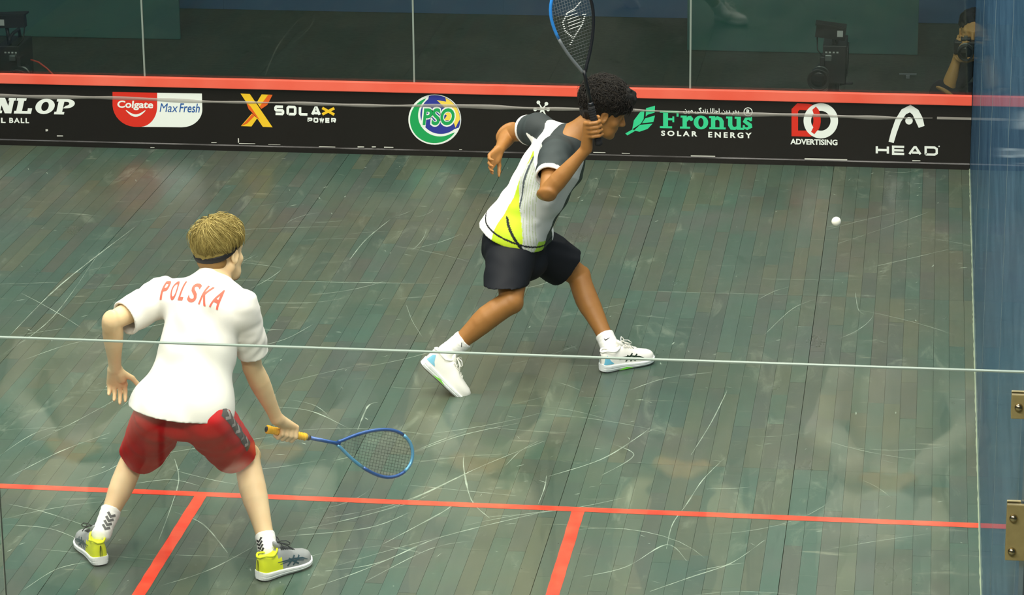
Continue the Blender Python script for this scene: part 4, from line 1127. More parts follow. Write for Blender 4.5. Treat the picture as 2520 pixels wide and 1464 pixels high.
cur = .35+.55*np.sin(base@np.array([46., 31., 22.])+1.3*np.sin(base@np.array([-28., 55., 17.])))+rg.normal(0, .14, N); lift = .007+.005*np.sin(base@np.array([60., -42., 38.]))+rg.uniform(-.002, .004, N)+np.where((rg.uniform(0, 1, N) > .94) & (base[:, 2] > .07), .020, 0)
for j in range(K):
    t = j/(K-1)
    q = base+tang*(Lh*t)[:, None]+swirl*(cur*Lh*t*t*.6)[:, None]+nrm*(lift*np.sin(np.pi*min(t*1.1, 1))*1.0+.003)[:, None]
    # stay on the skull: pull back to an ellipsoid
    e = q-np.array([0, -.012, .042]); rr = np.sqrt(((e/np.array([.084, .104, .088]))**2).sum(1)); tgt = 1.045+lift*9*np.sin(np.pi*(.15+.7*t))+.03*t
    q = np.array([0, -.012, .042])+e*(np.maximum(rr, tgt)/rr*.0+tgt/rr)[:, None]
    q[:, 2] -= .006*t*t
    paths.append(q)
Pl = np.stack(paths, 1)
keep = (Pl[:, -1, 2] > -.020+.45*(Pl[:, -1, 1]+.085)) & ~((Pl[:, -1, 1] > .06) & (Pl[:, -1, 2] < .055)); Pl = Pl[keep]
Wd = hdA+Pl@np.array(axA)
half = len(Wd)*3//5
for nm, arr, m_ in (('hair_strands', Wd[:half], BLOND), ('hair_strands', Wd[half:], BLOND2)):
    V_, Q_ = strands(arr, .0014); o = field_obj(nm, V_, Q_, m_, hairA); o['kind'] = 'stuff'
# band: a slab of the swollen skull
S = Field(lo_h, hi_h, .0035); S.ell(PA(0, -.012, .036), axA, (.0855, .1065, .0945), .01); S.ell(PA(0, -.045, -.004), axA, (.079, .072, .062), .02)
bn = unit(axA[2]*1.0-axA[1]*.52); bc = PA(0, -.085, -.024)
S.plane(bc+bn*.013, bn); S.plane(bc-bn*.013, -bn)
V_, Q_ = S.mesh(2); field_obj('head_band', V_, Q_, mat('black_band', (18, 16, 18), .7), pa)
# stubble on the jaw
S = Field(lo_h, hi_h, .0035); S.ell(PA(0, .047, -.064), axA, (.0525, .0525, .048), .02); S.ell(PA(0, .085, -.097), axA, (.0245, .020, .0195), .016)
S.cone(PA(.053, -.006, -.050), PA(.020, .071, -.093), .0222, .0195, .02); S.cone(PA(-.053, -.006, -.050), PA(-.020, .071, -.093), .0222, .0195, .02)
S.plane(PA(0, .05, -.052), axA[2]); S.plane(PA(0, .02, 0), -axA[1])
V_, Q_ = S.mesh(2); field_obj('beard', V_, Q_, BEARD, pa)
S = Field(lo_h, hi_h, .004)                                                          # short hair at the nape
S.ell(PA(0, -.052, -.036), axA, (.062, .050, .042), .02); S.plane(PA(0, -.04, -.072), -axA[2])
V_, Q_ = S.mesh(1); field_obj('nape_hair', V_, Q_, mat('dark_blond', (140, 104, 52), .6), hairA)

# ---- rackets
def racket(name, butt, tip, face, L, label, cols, hw=.098, head_len=.36, logo_fn=None, hr=.0155):
    butt = V3(butt); a = unit(V3(tip)-butt); n = ortho(face, a); r = np.cross(n, a)
    e = empty(name, tuple(float(q) for q in butt), label, 'racket', 'squash rackets')
    P = lambda s, l, d=0: butt+a*s+r*l+n*d
    gl = .185
    V, F = lathe_vf(P(0, 0), a, [(0, hr*.9), (.002, hr*1.12), (.012, hr*1.12), (.020, hr), (gl-.01, hr*.92), (gl, hr*.80)], 16)
    g = add_mesh('grip', V, F, cols['grip'], e, True)
    lst = []
    for i in range(14): lst.append(tube_vf([P(.022+.0115*i+.0115*q/16, hr*1.0*math.cos(2*math.pi*q/16), hr*1.0*math.sin(2*math.pi*q/16)) for q in range(17)], .0011, 4))
    V, F = merge_vf(lst); add_mesh('grip_winding', V, F, cols['grip'], g, True)
    V, F = lathe_vf(P(-.0015, 0), a, [(-.001, hr*.72), (.001, hr*.74)], 16); add_mesh('butt_cap', V, F, cols['cap'], g, True)
    V, F = lathe_vf(P(gl, 0), a, [(0, hr*.84), (.012, hr*.80), (.016, hr*.6)], 14); add_mesh('collar', V, F, cols['cap'], e, True)
    h0 = L-head_len; hc = head_len
    def out(t):                                    # half head outline from throat (t=0) to tip (t=1)
        s = h0+hc*t
        ctrl = [(0, .006), (.06, .016), (.15, .037), (.28, .061), (.42, .081), (.56, .094), (.68, .098), (.78, .093), (.87, .078), (.93, .060), (.97, .039), (.99, .020), (1, 0)]
        return float(np.interp(t, [c[0] for c in ctrl], [c[1] for c in ctrl]))*hw/.098
    ts = [0, .03, .06, .1, .15, .2, .26, .32, .38, .44, .5, .56, .62, .67, .72, .77, .82, .86, .9, .93, .955, .975, .99, 1]
    right = [(h0+hc*t, out(t)) for t in ts]; left = [(s, -w_) for s, w_ in right[::-1][1:]]
    # smooth the outline a little
    loop = np.array(right+left); 
    for _ in range(2): loop[1:-1] = .25*loop[:-2]+.5*loop[1:-1]+.25*loop[2:]
    tube('shaft', [P(gl-.01, 0), P(h0-.02, 0), P(h0+.01, 0)], [.0085, .0075, .0085], cols['shaft'], e, 10)
    segs = cols['frame']                            # list of (from, to, material) along the loop 0..1
    n_ = len(loop)
    for f0, f1, m_ in segs:
        i0, i1 = int(f0*(n_-1)), int(f1*(n_-1))
        tube('frame', [P(s, w_) for s, w_ in loop[i0:i1+1]], .0072, m_, e, 10)
    lst = []
    for i in range(15):                             # mains
        l = (i-7)*.0122*hw/.098
        ss = [h0+hc*t for t in np.linspace(0, 1, 200) if out(t) > abs(l)+.002]
        if len(ss) > 2: lst.append(tube_vf([P(ss[0], l, .0006), P(ss[-1], l, .0006)], .0005, 4))
    k = 0; s = h0+.035
    while s < L-.012:
        w_ = out((s-h0)/hc)-.001
        if w_ > .01: lst.append(tube_vf([P(s, -w_, -.0006), P(s, w_, -.0006)], .0005, 4))
        s += .0145; k += 1
    V, F = merge_vf(lst); o = add_mesh('strings', V, F, cols['string'], e, True); o['kind'] = 'stuff'
    if logo_fn: logo_fn(e, P, h0, hc)
    return e, P
FBLUE = mat('racket_blue', (32, 82, 150), .3, .5, .3, coat=.4); FBLUE2 = mat('racket_light_blue', (92, 160, 200), .28, .5, .3, coat=.4); FDEEP = mat('racket_deep_blue', (24, 48, 140), .3, .5, .3, coat=.4)
FBLK = mat('racket_black', (20, 22, 26), .35, .5); FGREY = mat('racket_grey', (104, 110, 112), .4); STR_D = mat('dark_string', (36, 40, 40), .5); STR_L = mat('grey_string', (150, 156, 156), .4)
GYEL = mat('yellow_grip', (238, 186, 30), .7, .3, bump=(180, .2, .001)); GBLK = mat('black_grip', (22, 22, 24), .8)
vd = unit(CAM-rA_b)
racket('squash_racket', rA_b, rA_t, vd+V3((0.0, 0, .0)), float(np.linalg.norm(rA_t-rA_b)), 'blue squash racket with yellow grip held low by the fair haired player',
       dict(grip=GYEL, cap=FBLK, shaft=FBLUE, frame=[(0, .36, FBLUE), (.36, .60, FBLUE2), (.60, .84, FBLUE), (.84, 1, FBLUE2)], string=STR_D))

# ------------------------------------------------------------------ player in white, grey and lime
pel = V3(at(1272, 592, 6.08)); hipR = V3(at(1262, 602, 6.00)); hipL = V3(at(1290, 588, 6.17))
kneeR = V3(at(1258, 742, 5.74)); ankR = V3(at(1100, 868, 5.68)); kneeL = V3(at(1424, 678, 6.30)); ankL = V3(at(1500, 852, 6.10))
neck = V3(at(1416, 322, 6.08)); shR = V3(at(1366, 380, 5.93)); shL = V3(at(1318, 318, 6.22)); elR = V3(at(1347, 474, 5.72)); wrR = V3(at(1443, 366, 5.72))
elL = V3(at(1252, 330, 6.40)); wrL = V3(at(1229, 368, 6.22)); hdB = V3(at(1484, 272, 6.10))
joints_report('B', [('thL', hipL, kneeL), ('shL', kneeL, ankL), ('thR', hipR, kneeR), ('shR', kneeR, ankR), ('torso', pel, neck), ('nh', neck, hdB), ('sh', shL, shR), ('uaL', shL, elL), ('faL', elL, wrL), ('uaR', shR, elR), ('faR', elR, wrR)])
pb = empty('person', (float(pel[0]), float(pel[1]), 0), 'dark haired player lunging in a white, grey and lime shirt with racket raised', 'person')
tB = unit(neck-pel); latB = ortho(shR-shL, tB); bkB = np.cross(latB, tB); LB = np.linalg.norm(neck-pel)
TB = lambda s, l=0, b=0: pel+tB*LB*s+latB*l+bkB*b
pts_ = [hipL, hipR, kneeL, kneeR, ankL, ankR, neck, elL, elR, wrL, wrR, hdB]
lo = np.min(pts_, 0)-.15; hi = np.max(pts_, 0)+.16; lo[2] = 0
rB_b = V3(at(1474, 356, 5.70)); rB_t = V3(at(1392, -45, 5.62)); aB = unit(rB_t-rB_b)
S = Field(lo, hi, .0042)
S.chain([TB(-.05), TB(.25), TB(.55), TB(.82)], [.125, .118, .128, .115], .03, (bkB, .68))
S.cone(TB(.9), shL, .058, .052, .03); S.cone(TB(.9), shR, .058, .052, .03)
leg(S, hipL, kneeL, ankL, .98, unit(V3((-.75, -.55, .1)))); leg(S, hipR, kneeR, ankR, 1.0, unit(V3((-.55, -.25, .75))))
arm(S, shL, elL, wrL, .95); arm(S, shR, elR, wrR, .98)
fB = unit(V3((.86, .30, -.42))); uB = ortho(V3((.30, .05, 1)), fB)
S.cone(TB(.93), hdB-uB*.06-fB*.02, .062, .056, .03)
PB, axB = head(S, hdB, fB, uB, .98)
open_hand(S, wrL, V3(at(1206, 398, 6.15))-wrL, V3((.7, -.5, 0)), -1, (.35, .45, .5, .6), sc_=.92)
gc = rB_b+aB*.075
grip_hand(S, wrR, gc, aB, V3((-.9, -.15, .05)), V3((0, -1, 0)), .0150)
Vb, Qb = S.mesh(2); bodyB = field_obj('body', Vb, Qb, SKIN_B, pb)

# shirt with its printed pattern
So = Field(lo, hi, .0040)
So.chain([TB(-.24, 0, .035), TB(-.05, 0, .035), TB(.20, 0, .028), TB(.48, 0, .020), TB(.74, 0, .01), TB(.85)], [.180, .176, .160, .158, .152, .095], .03, (bkB, .80))
So.cone(TB(.935, -.02), shL+tB*.004, .052, .062, .03); So.cone(TB(.91, .02), shR-tB*.006, .050, .058, .03); So.ell(TB(.66, 0, .06), (latB, bkB, tB), (.13, .085, .16), .03); So.ell(TB(.02, 0, .065), (latB, bkB, tB), (.150, .122, .17), .03)
So.ripple(.0045, .10, 31, 9, [tB+latB*.7, tB-latB*.8, latB, tB*.5+bkB])
for a_, b_, r_ in (((.10, .05, .125), (.28, .15, .03), .010), ((.02, .06, .13), (.16, .16, .01), .010), ((.34, .10, .10), (.46, .155, .02), .010), ((.16, -.04, .14), (.05, .10, .11), .009)):
    So.cone(TB(*a_), TB(*b_), r_*.4, r_, .022)
hemB = V3(at(1268, 606, 5.92)); hn = -unit(tB*.9+V3((-.05, .0, .40)))
So.cone(hipL+tB*.03+bkB*.01, hipR+tB*.03+bkB*.01, .132, .138, .03)
So.plane(hemB, hn)
So.union(sleeve(lo, hi, .0040, shL, elL, .30, .072, .068, 63), .025); So.union(sleeve(lo, hi, .0040, shR, elR, .62, .073, .069, 64), .03)
Vs, Qs = So.mesh(2)
rel = Vs-pel; s_ = rel@tB/LB; l_ = rel@latB; b_ = rel@bkB
g = lambda c: np.array(lin(c)[:3])
C = np.tile(g((186, 190, 186)), (len(Vs), 1))  # grey side panel, darkened further to paint in its shade
ang = np.degrees(np.arctan2(l_, b_))               # 0 = middle of the back, + towards the right flank
def paint(mask, c): C[mask] = g(c)
n1 = .5+.5*np.sin(s_*60+ang*.15)
# fine dark contour lines fading from the lime flash
paint(ang < 40-44*s_, (244, 243, 236))
sw = 8+58*np.clip(.62-s_, 0, 1)**1.3-60*np.clip(s_-.25, 0, 1)     # centre of the lime flash
lw = 6+35*(np.clip(.75-s_, 0, .9)/.75)**1.7
edge0 = 37-44*s_; 
lime = (ang > edge0) & (ang < edge0+lw+10*np.sin(s_*9)) & (s_ < .74)
lines = (ang > edge0) & (ang < edge0+lw+34) & (np.sin((ang-edge0-lw)*1.25) > .72) & (s_ < .70)
paint(lines, (160, 172, 140)); 
dk = (ang > edge0+lw) & (ang < edge0+lw+2+5*s_) & (s_ > .22) & (s_ < .72); paint(dk, (70, 78, 80))
paint(lime, (184, 210, 44))
paint((ang > 95) & (s_ < .16), (150, 190, 60)); paint((ang > 118), (60, 70, 60))
# black tail line through the lime and the curved line above the hem
tail = np.abs(ang-(edge0+12+230*np.clip(.20-s_, -.04, .3)))
paint((tail < 3.2+10*np.clip(.1-s_, 0, .3)) & (s_ < .22), (22, 26, 30))
hemd = (Vs-hemB)@(-hn)
hl = .050-.00025*np.clip(ang+10, -60, 90)+.02*np.clip((-ang-5)/40, 0, 1)
paint(np.abs(hemd-hl) < .0042, (22, 26, 30))
# dark yoke, sleeves, white cuffs and the white bar over the shoulder
yoke = (s_ > .86-.0012*np.abs(ang-30)) & (np.abs(l_) < .30)
paint(yoke & (b_ > -.02), (52, 58, 58))
bar = np.abs((s_-.90)*LB*.8+(l_+.045)*.62) < .036
paint(bar & (b_ > -.01) & (l_ > -.15) & (l_ < .09), (240, 240, 234))
for sh, el, fr in ((shL, elL, .30), (shR, elR, .62)):
    n = unit(el-sh); Lu = np.linalg.norm(el-sh); d = (Vs-sh); q = d@n/Lu; rad = np.linalg.norm(d-np.outer(d@n, n), axis=1)
    slv = (q > -.12) & (rad < .085) & (np.abs(l_) > .118+.0*s_); paint(slv, (56, 64, 64)); paint(slv & (q > fr-.10), (238, 236, 230))
JB = mat('printed_jersey', (220, 220, 215), .72, .25, attr='tint', bump=(200, .08, .001))
shirtB_o = field_obj('shirt', Vs, Qs, JB, pb, C)
# shorts
NAVYS = mat('black_shorts', (20, 23, 28), .7, .2)
So = Field(lo, hi, .0045)
So.cone(hipL+tB*.0, hipR+tB*.0, .120, .120, .04); So.cone(TB(.03, -.04), TB(.03, .04), .112, .112, .03); So.ell(TB(-.06, 0, .06), (latB, bkB, tB), (.13, .09, .12), .04)
for h_, k_, f_ in ((hipL, kneeL, .76), (hipR, kneeR, .73)):
    n = unit(k_-h_); c = lerp(h_, k_, f_); dn = V3((-.035, 0, .0)) if k_ is kneeR else V3((0, 0, 0))
    So.cone(h_-n*.01, lerp(h_, k_, 1.0)+dn, .118, .096, .03, None, [(c, n if k_ is kneeL else unit(n*.25+V3((0, 0, -1))))])
So.ell(pel+V3((.03, -.02, -.10)), np.eye(3), (.115, .12, .085), .03)
So.ripple(.005, .11, 41, 8); So.plane(TB(.10), tB)
V_, Q_ = So.mesh(2); shB = field_obj('shorts', V_, Q_, NAVYS, pb); bvS = bvh_of(V_, Q_)
decal('small_mark', stroke([(-.008, .004), (-.004, -.004), (.008, .010)], .003), V3(at(1340, 604, 6.0)), _r, _u, bvS, mat('pale_mark', (200, 200, 200), .6), shB, .0016, .01, .3)
sL, bsL = sock(pb, kneeL, ankL, ankL+V3((.06, .045, -.035)), .17); sR, bsR = sock(pb, kneeR, ankR, ankR+V3((.0, -.02, -.06)), .27)
tick = stroke([(-.012, .003), (-.006, -.004), (.014, .008)], [.002, .005, .001])
decal('tick_mark', tick, lerp(ankL, kneeL, .10), _r, _u, bsL, INK, sL, .0016, .006, .15); decal('tick_mark', stroke([(0, -.010), (.001, .010)], .003), lerp(ankR, kneeR, .16)+_r*.02, _r, _u, bsR, INK, sR, .0016, .006, .15)
WMESH = mat('white_mesh', (242, 240, 232), .7, bump=(400, .25, .001)); BLUEH = mat('sky_blue_heel', (110, 190, 220), .5); WSOLE = mat('white_midsole', (236, 240, 240), .45); LIMEG = mat('lime_outsole', (120, 220, 60), .5); WLACE = mat('white_lace', (240, 238, 228), .7); DKG = mat('dark_green_stripe', (24, 50, 30), .5)
cB = dict(upper=WMESH, heel=WMESH, sole=WSOLE, outsole=OUTD)
def decorB(sides):
    f0 = crossed_stripes(DKG, sides) if sides else None
    def f(o, bv, W, L, fwd, up, lat):
        if f0: f0(o, bv, W, L, fwd, up, lat)
        for sg in (1, -1):
            ux = fwd if np.cross(fwd, up)@(lat*sg) > 0 else -fwd; sx = 1 if ux@fwd > 0 else -1
            wd = .040; sv = [W(s, sg*(wd+.0035), z) for s in (.26, .33, .40, .47, .52) for z in (.004, .015-.010*abs(s-.39)/.13)]
            add_mesh('lime_accent', sv, [(2*i, 2*i+2, 2*i+3, 2*i+1) for i in range(4)], LIMEG, o)
            decal('heel_panel', poly_vf([[(.006*sx, .036), (.012*sx, .070), (.022*sx, .080), (.038*sx, .052), (.055*sx, .038)]]), W(0, 0, 0), ux, up, bv, BLUEH, o, .0018, .008, .3)
    return f
hL_ = V3(at_z(1478, 914, .004)); dL_ = V3(at_z(1624, 884, .004))-hL_; dL_[2] = 0
lo_o, _ = shoe(pb, hL_, dL_, (0, 0, 1), .29, cB, -1, decorB((-1,)), WLACE)
# rear foot: up on its toes, heel towards the upper left
toe = V3(at_z(1112, 962, .012)); hl_ = V3(at(1034, 892, 5.62)); fw = toe-hl_; fwn = unit(fw)
upn = ortho(V3((.62, .15, .75)), fwn)
shoe(pb, hl_, fwn, upn, .28, cB, 1, decorB(()), WLACE)

# hair
HAIRB = mat('black_hair', (28, 25, 21), .6, .35); HAIRB2 = mat('dark_brown_hair', (46, 40, 32), .6, .35)
lo_h = hdB-.20; hi_h = hdB+.20
S = Field(lo_h, hi_h, .004)
S.ell(PB(0, -.016, .050), axB, (.088, .110, .092), .01); S.ell(PB(0, -.060, -.005), axB, (.070, .046, .062), .02); S.ell(PB(0, .042, .100), axB, (.076, .080, .048), .02)
S.ell(PB(0, .120, -.040), axB, (.11, .082, .088), .012, 'carve'); S.plane(PB(0, -.05, -.075), -axB[2])
for sx in (-1, 1): S.ell(PB(.090*sx, .006, -.036), axB, (.03, .036, .040), .008, 'carve')
S.ripple(.006, .032, 51, 10)
Vh, Qh = S.mesh(1); hairB = field_obj('hair', Vh, Qh, HAIRB, pb)
rg = np.random.default_rng(8); N = 5200
th = rg.uniform(0, 2*np.pi, N); ph = np.arccos(rg.uniform(-.55, 1, N))
dirn = np.stack([np.sin(ph)*np.cos(th), np.sin(ph)*np.sin(th), np.cos(ph)], 1)
base = np.array([0, -.012, .050])+dirn*np.array([.088, .114, .096])
keep = ~((base[:, 1] > .058) & (base[:, 2] < .060)) & ~((base[:, 2] < .035) & (base[:, 1] > -.045)); base = base[keep]; dirn = dirn[keep]; N = len(base)
t1 = np.cross(dirn, rg.normal(0, 1, (N, 3))); t1 /= np.linalg.norm(t1, axis=1, keepdims=True); t2 = np.cross(dirn, t1)
fwdv = np.array([0, .6, -.25]); paths = []; K = 9; Lc = rg.uniform(.020, .048, N)*np.where(base[:, 2] > .07, 1.25, np.where(base[:, 2] < .03, .35, .7)); cr = rg.uniform(.004, .010, N); p0 = rg.uniform(0, 6.3, N); tn = rg.uniform(.5, 1.3, N)
tl = fwdv+rg.normal(0, .5, (N, 3)); tl -= dirn*(tl*dirn).sum(1, keepdims=True); tl /= np.linalg.norm(tl, axis=1, keepdims=True)
for j in range(K):
    t = j/(K-1); a_ = p0+t*6.28*tn
    paths.append(base+tl*(Lc*t)[:, None]+dirn*(.002+.012*np.sin(t*2.6))[..., None]+(t1*np.cos(a_)[:, None]+t2*np.sin(a_)[:, None]-t1*np.cos(p0)[:, None]-t2*np.sin(p0)[:, None])*(cr*t)[:, None])
Wd = hdB+np.stack(paths, 1)@np.array(axB); half = N*3//4
for arr, m_ in ((Wd[:half], HAIRB), (Wd[half:], HAIRB2)):
    V_, Q_ = strands(arr, .0014); o = field_obj('hair_strands', V_, Q_, m_, hairB); o['kind'] = 'stuff'
for sx in (-1, 1):
    V_, F_ = tube_vf([PB(.014*sx, .101, .026), PB(.032*sx, .094, .031), PB(.050*sx, .078, .026)], [.003, .004, .002], 6); add_mesh('eyebrow', V_, F_, HAIRB, pb, True)
    V_, F_ = lathe_vf(PB(.031*sx, .086, .003), axB[1], [(-.006, .002), (-.002, .0075), (.003, .0075), (.0068, .0035), (.0072, .0005)], 10); add_mesh('eye', V_, F_, mat('eye', (60, 44, 34), .2), pb, True)

# racket
def flying(e, P, h0, hc):
    lst = []
    D = stroke
    def dots(pts, w_=.007, st=.0085):
        P2 = [np.array(p) for p in pts]
        for i in range(len(P2)-1):
            n = max(1, int(np.linalg.norm(P2[i+1]-P2[i])/st))
            for q in range(n):
                c = P2[i]+(P2[i+1]-P2[i])*q/n
                lst.append(tube_vf([P(h0+hc*.5+c[1], c[0]-w_*.55, .0008), P(h0+hc*.5+c[1], c[0]+w_*.55, .0008)], .0019, 5))
    dots([(.045, -.075), (.018, -.045), (.050, .00), (.052, .040), (.020, .075), (-.015, .080), (-.048, .100)][::-1]); dots([(.018, -.045), (-.035, .0), (-.060, .040), (-.040, .045)])
    for i in range(6):
        y = .03+.0145*i-.03; lst.append(tube_vf([P(h0+hc*.5+y, -.040+.004*i, .0008), P(h0+hc*.5+y, .030, .0008)], .0014, 5))
    V, F = merge_vf(lst); o = add_mesh('string_stencil', V, F, mat('stencil_white', (214, 218, 214), .6), e, True); o['kind'] = 'stuff'; o['label'] = 'white stencil mark on the strings'
FB1 = mat('racket_sky_blue', (50, 140, 224), .3, .5, .2, coat=.4)
racket('squash_racket', rB_b, rB_t, unit(CAM-rB_b)+_r*.45, float(np.linalg.norm(rB_t-rB_b)), 'black and blue squash racket raised beside the dark haired player',
       dict(grip=GBLK, cap=FBLK, shaft=FBLK, frame=[(0, .20, FGREY), (.20, .42, FB1), (.42, .55, FDEEP), (.55, 1, FBLK)], string=FGREY), hw=.104, head_len=.42, logo_fn=flying)

# ball in flight
V, F = [], []
bc = V3(at(2058, 545, 6.10))
bm = bmesh.new(); bmesh.ops.create_uvsphere(bm, u_segments=32, v_segments=20, radius=.0215); V = [v.co+Vector(bc) for v in bm.verts]; bm.verts.index_update(); F = [tuple(v.index for v in f.verts) for f in bm.faces]; bm.free()
o = add_mesh('squash_ball', V, F, mat('white_rubber', (240, 238, 222), .6, bump=(300, .2, .0006)), None, True, base=tuple(float(q) for q in bc))
tag(o, 'small white squash ball in the air to the right', 'ball')
# ================================================================== BEHIND THE FRONT WALL
CARPET = mat('black_carpet', (58, 68, 58), .9, .2, noise=(30, (46, 54, 48), .8))
fo = box('floor_surround', -7, 7, FY+.02, 16.5, -.06, -.002, CARPET); tag(fo, 'black carpet behind the glass front wall', None, None, 'structure')
fs = box('floor_stand', -7, 7, -9, -.02, -.06, -.002, mat('stand_carpet', (128, 132, 112), .9, .2, noise=(6, (104, 112, 98), .8))); tag(fs, 'carpet of the unseen spectator side, made pale to haze the glass', None, None, 'structure')  # out of view; paleness chosen so the back glass reflects a haze
# blue hoarding at the far side, two green boards before it
hb = float(at_z(1340, 38, 0)[1])
e = empty('hoarding', (0, hb, 0), 'long dark blue hoarding behind the front wall', 'hoarding')
for i in range(6): box('panel', -6.0+2.0*i+.0005, -4.0+2.0*i-.0005, hb, hb+.03, 0, 1.0, mat('hoarding_blue', (52, 84, 116), .6), e)
for i in range(7): box('support_post', -6.03+2.0*i, -5.97+2.0*i, hb+.031, hb+.09, 0, .98, FBLK, e)
TEAL = mat('board_teal', (62, 106, 96), .5, .4, noise=(2.5, (54, 92, 92), .8))
def board(x0, x1, yb, label, hgt):
    a = at_z(x0, yb[0], 0); b = at_z(x1, yb[1], 0); y = float((a[1]+b[1])/2)
    e = empty('standing_board', (float((a[0]+b[0])/2), y, 0), label, 'display board', 'green boards behind the front wall')
    box('board', float(a[0]), float(b[0]), y, y+.025, .0, hgt, TEAL, e, bev=.004)
    for q in (.2, .8):
        x = float(a[0]+(b[0]-a[0])*q); V, F = merge_vf([box_vf(x-.02, x+.02, y+.026, y+.30, 0, .02), tube_vf([(x, y+.29, .015), (x, y+.03, hgt*.8)], .010, 8)])
        add_mesh('foot', V, F, FBLK, e)
board(-70, 445, (88, 96), 'dark green board standing behind the left video camera', .62)
board(1690, 2258, (126, 133), 'dark green board standing behind the right video camera', .46)
# small fitting on the carpet
c = V3(at_z(2234, 190, .0))
e = empty('floor_bracket', tuple(c), 'small pale T-shaped bracket on the black carpet', 'bracket')
box('cross_bar', c[0]-.055, c[0]+.055, c[1]-.008, c[1]+.008, .016, .024, FGREY, e); box('foot', c[0]-.012, c[0]+.012, c[1]-.03, c[1]+.01, -.002, .016, FGREY, e)

# ---- video cameras on low stands
CBLK = mat('camera_black', (26, 30, 28), .45, .5); CGLS = mat('lens_glass', (14, 20, 18), .08, .6); CWHT = mat('camera_label', (190, 196, 190), .5); CMET = mat('camera_metal', (130, 138, 134), .35, .5, .8)
def video_camera(px, Y, top, tilt, label, mirror=1, mon=True):
    c = V3(at(px, 205, Y)); x, y = float(c[0]), float(c[1]); z0 = float(at(px, 150, Y)[2]); zt = float(at(px, top, Y)[2])
    e = empty('video_camera', (x, y, 0), label, 'video camera', 'video cameras behind the front wall')
    mx = mirror
    bz0, bz1 = z0-.13, z0+.10
    B = lambda n, x0, x1, y0, y1, z0_, z1_, m, par=e, bev=.006: box(n, x+min(mx*x0, mx*x1), x+max(mx*x0, mx*x1), y+y0, y+y1, z0_, z1_, m, par, bev=bev)
    bd = B('camera_body', -.045, .095, -.03, .26, bz0, bz1, CBLK)
    B('side_panel', .096, .104, .0, .2, bz0+.04, bz1-.03, mat('camera_grey', (52, 56, 54), .5), bd, .002)
    for i in range(4): B('button', -.03+.022*i, -.018+.022*i, -.034, -.029, bz1-.045, bz1-.036, CWHT, bd, .001)
    B('battery', -.02, .08, .262, .33, bz0+.02, bz1-.02, CBLK)
    tube('handle', [(x+mx*.02, y+.0, bz1), (x+mx*.02, y+.0, bz1+.045), (x+mx*.02, y+.08, bz1+.055), (x+mx*.02, y+.20, bz1+.055), (x+mx*.02, y+.22, bz1)], .011, CBLK, e, 8)
    lc = (x-mx*.055, y-.03, z0-.075)
    V, F = lathe_vf(lc, (-.06*mx, -1, -.03), [(-.08, .045), (.0, .048), (.05, .050), (.055, .060), (.13, .066), (.135, .066), (.132, .056), (.08, .050)], 28); ln = add_mesh('lens', V, F, CBLK, e, True)
    V, F = lathe_vf((lc[0]-.006*mx, lc[1]-.10, lc[2]-.004), (-.06*mx, -1, -.03), [(-.01, .050), (.0, .050), (.006, .035), (.009, .002)], 24); add_mesh('front_element', V, F, CGLS, ln, True)
    for a in (-.02, .02, .045):
        rg_ = [(lc[0]+.0505*math.cos(t), lc[1]-.03+a*.5, lc[2]+.0505*math.sin(t)) for t in np.linspace(0, 6.283, 25)[:-1]]; tube('focus_ring', rg_, .003, CMET, ln, 6, True)
    B('lens_support', -.06, -.03, -.06, .02, z0-.02, z0+.04, CBLK); B('lens_motor', -.030, .010, -.07, -.03, z0+.015, z0+.05, CMET, e, .004)
    if mon:
        mz = (zt-.045, zt+.035)
        V, F = box_vf(-.088, .088, -.02, .03, -.042, .042); ca, sa = math.cos(tilt), math.sin(tilt)
        mo = add_mesh('monitor', [(x+mx*.0+vx*ca+vz*sa, y-.01+vy, mz[0]+.02-vx*sa+vz*ca) for vx, vy, vz in V], F, CBLK, e)
        add_mesh('monitor_hood', [(x+vx*ca+vz*sa, y+.0+vy*2.2, mz[0]+.055-vx*sa+vz*ca) for vx, vy, vz in [(a_*1.04, b_, c_*.12) for a_, b_, c_ in V]], F, CBLK, mo)
        B('tally_plate', .038, .072, -.034, -.030, mz[0]-.008, mz[0]+.03, CWHT, mo, .001)
        tube('monitor_arm', [(x+mx*.03, y+.02, bz1), (x+mx*.04, y+.02, mz[0]-.02)], .012, CBLK, e, 8)
        tube('cable', [(x-mx*.08, y, mz[0]-.02), (x-mx*.075, y-.03, mz[0]-.09), (x-mx*.04, y-.03, mz[0]-.13), (x-mx*.0, y, bz1-.02)], .004, CBLK, e, 6)
    V, F = lathe_vf((x+mx*.02, y+.1, bz0-.11), (0, 0, 1), [(0, .05), (.03, .05), (.04, .035), (.09, .035), (.112, .05)], 16); add_mesh('tripod_head', V, F, CBLK, e, True)
    tube('pan_bar', [(x+mx*.04, y+.12, bz0-.04), (x+mx*.12, y+.40, bz0-.10)], .009, CBLK, e, 8)
    for k in range(3):
        a = 2.1*k+.5; tube('leg', [(x+mx*.02, y+.1, bz0-.09), (x+mx*.02+.20*math.cos(a), y+.1+.20*math.sin(a), -.0)], [.018, .013], CBLK, e, 8)
    return e
video_camera(2042, 10.50, 66, .12, 'black video camera with top monitor on low stand by the right green board')
video_camera(38, 10.50, 40, -.05, 'black video camera on low stand at the left, red cable beside it', -1)
RC = mat('red_cable', (206, 74, 54), .5)
c0 = V3(at(80, 148, 10.44)); pts = [at(76, 147, 10.45), at(95, 153, 10.42), at(115, 168, 10.40), at(133, 186, 10.38), at(150, 212, 10.36)]
pts = [V3(p) for p in pts]+[V3((pts[-1][0]+.02, 10.34, .14)), V3((pts[-1][0]+.05, 10.33, .006)), V3((pts[-1][0]+.6, 10.5, .004)), V3((pts[-1][0]+.9, 11.2, .004))]
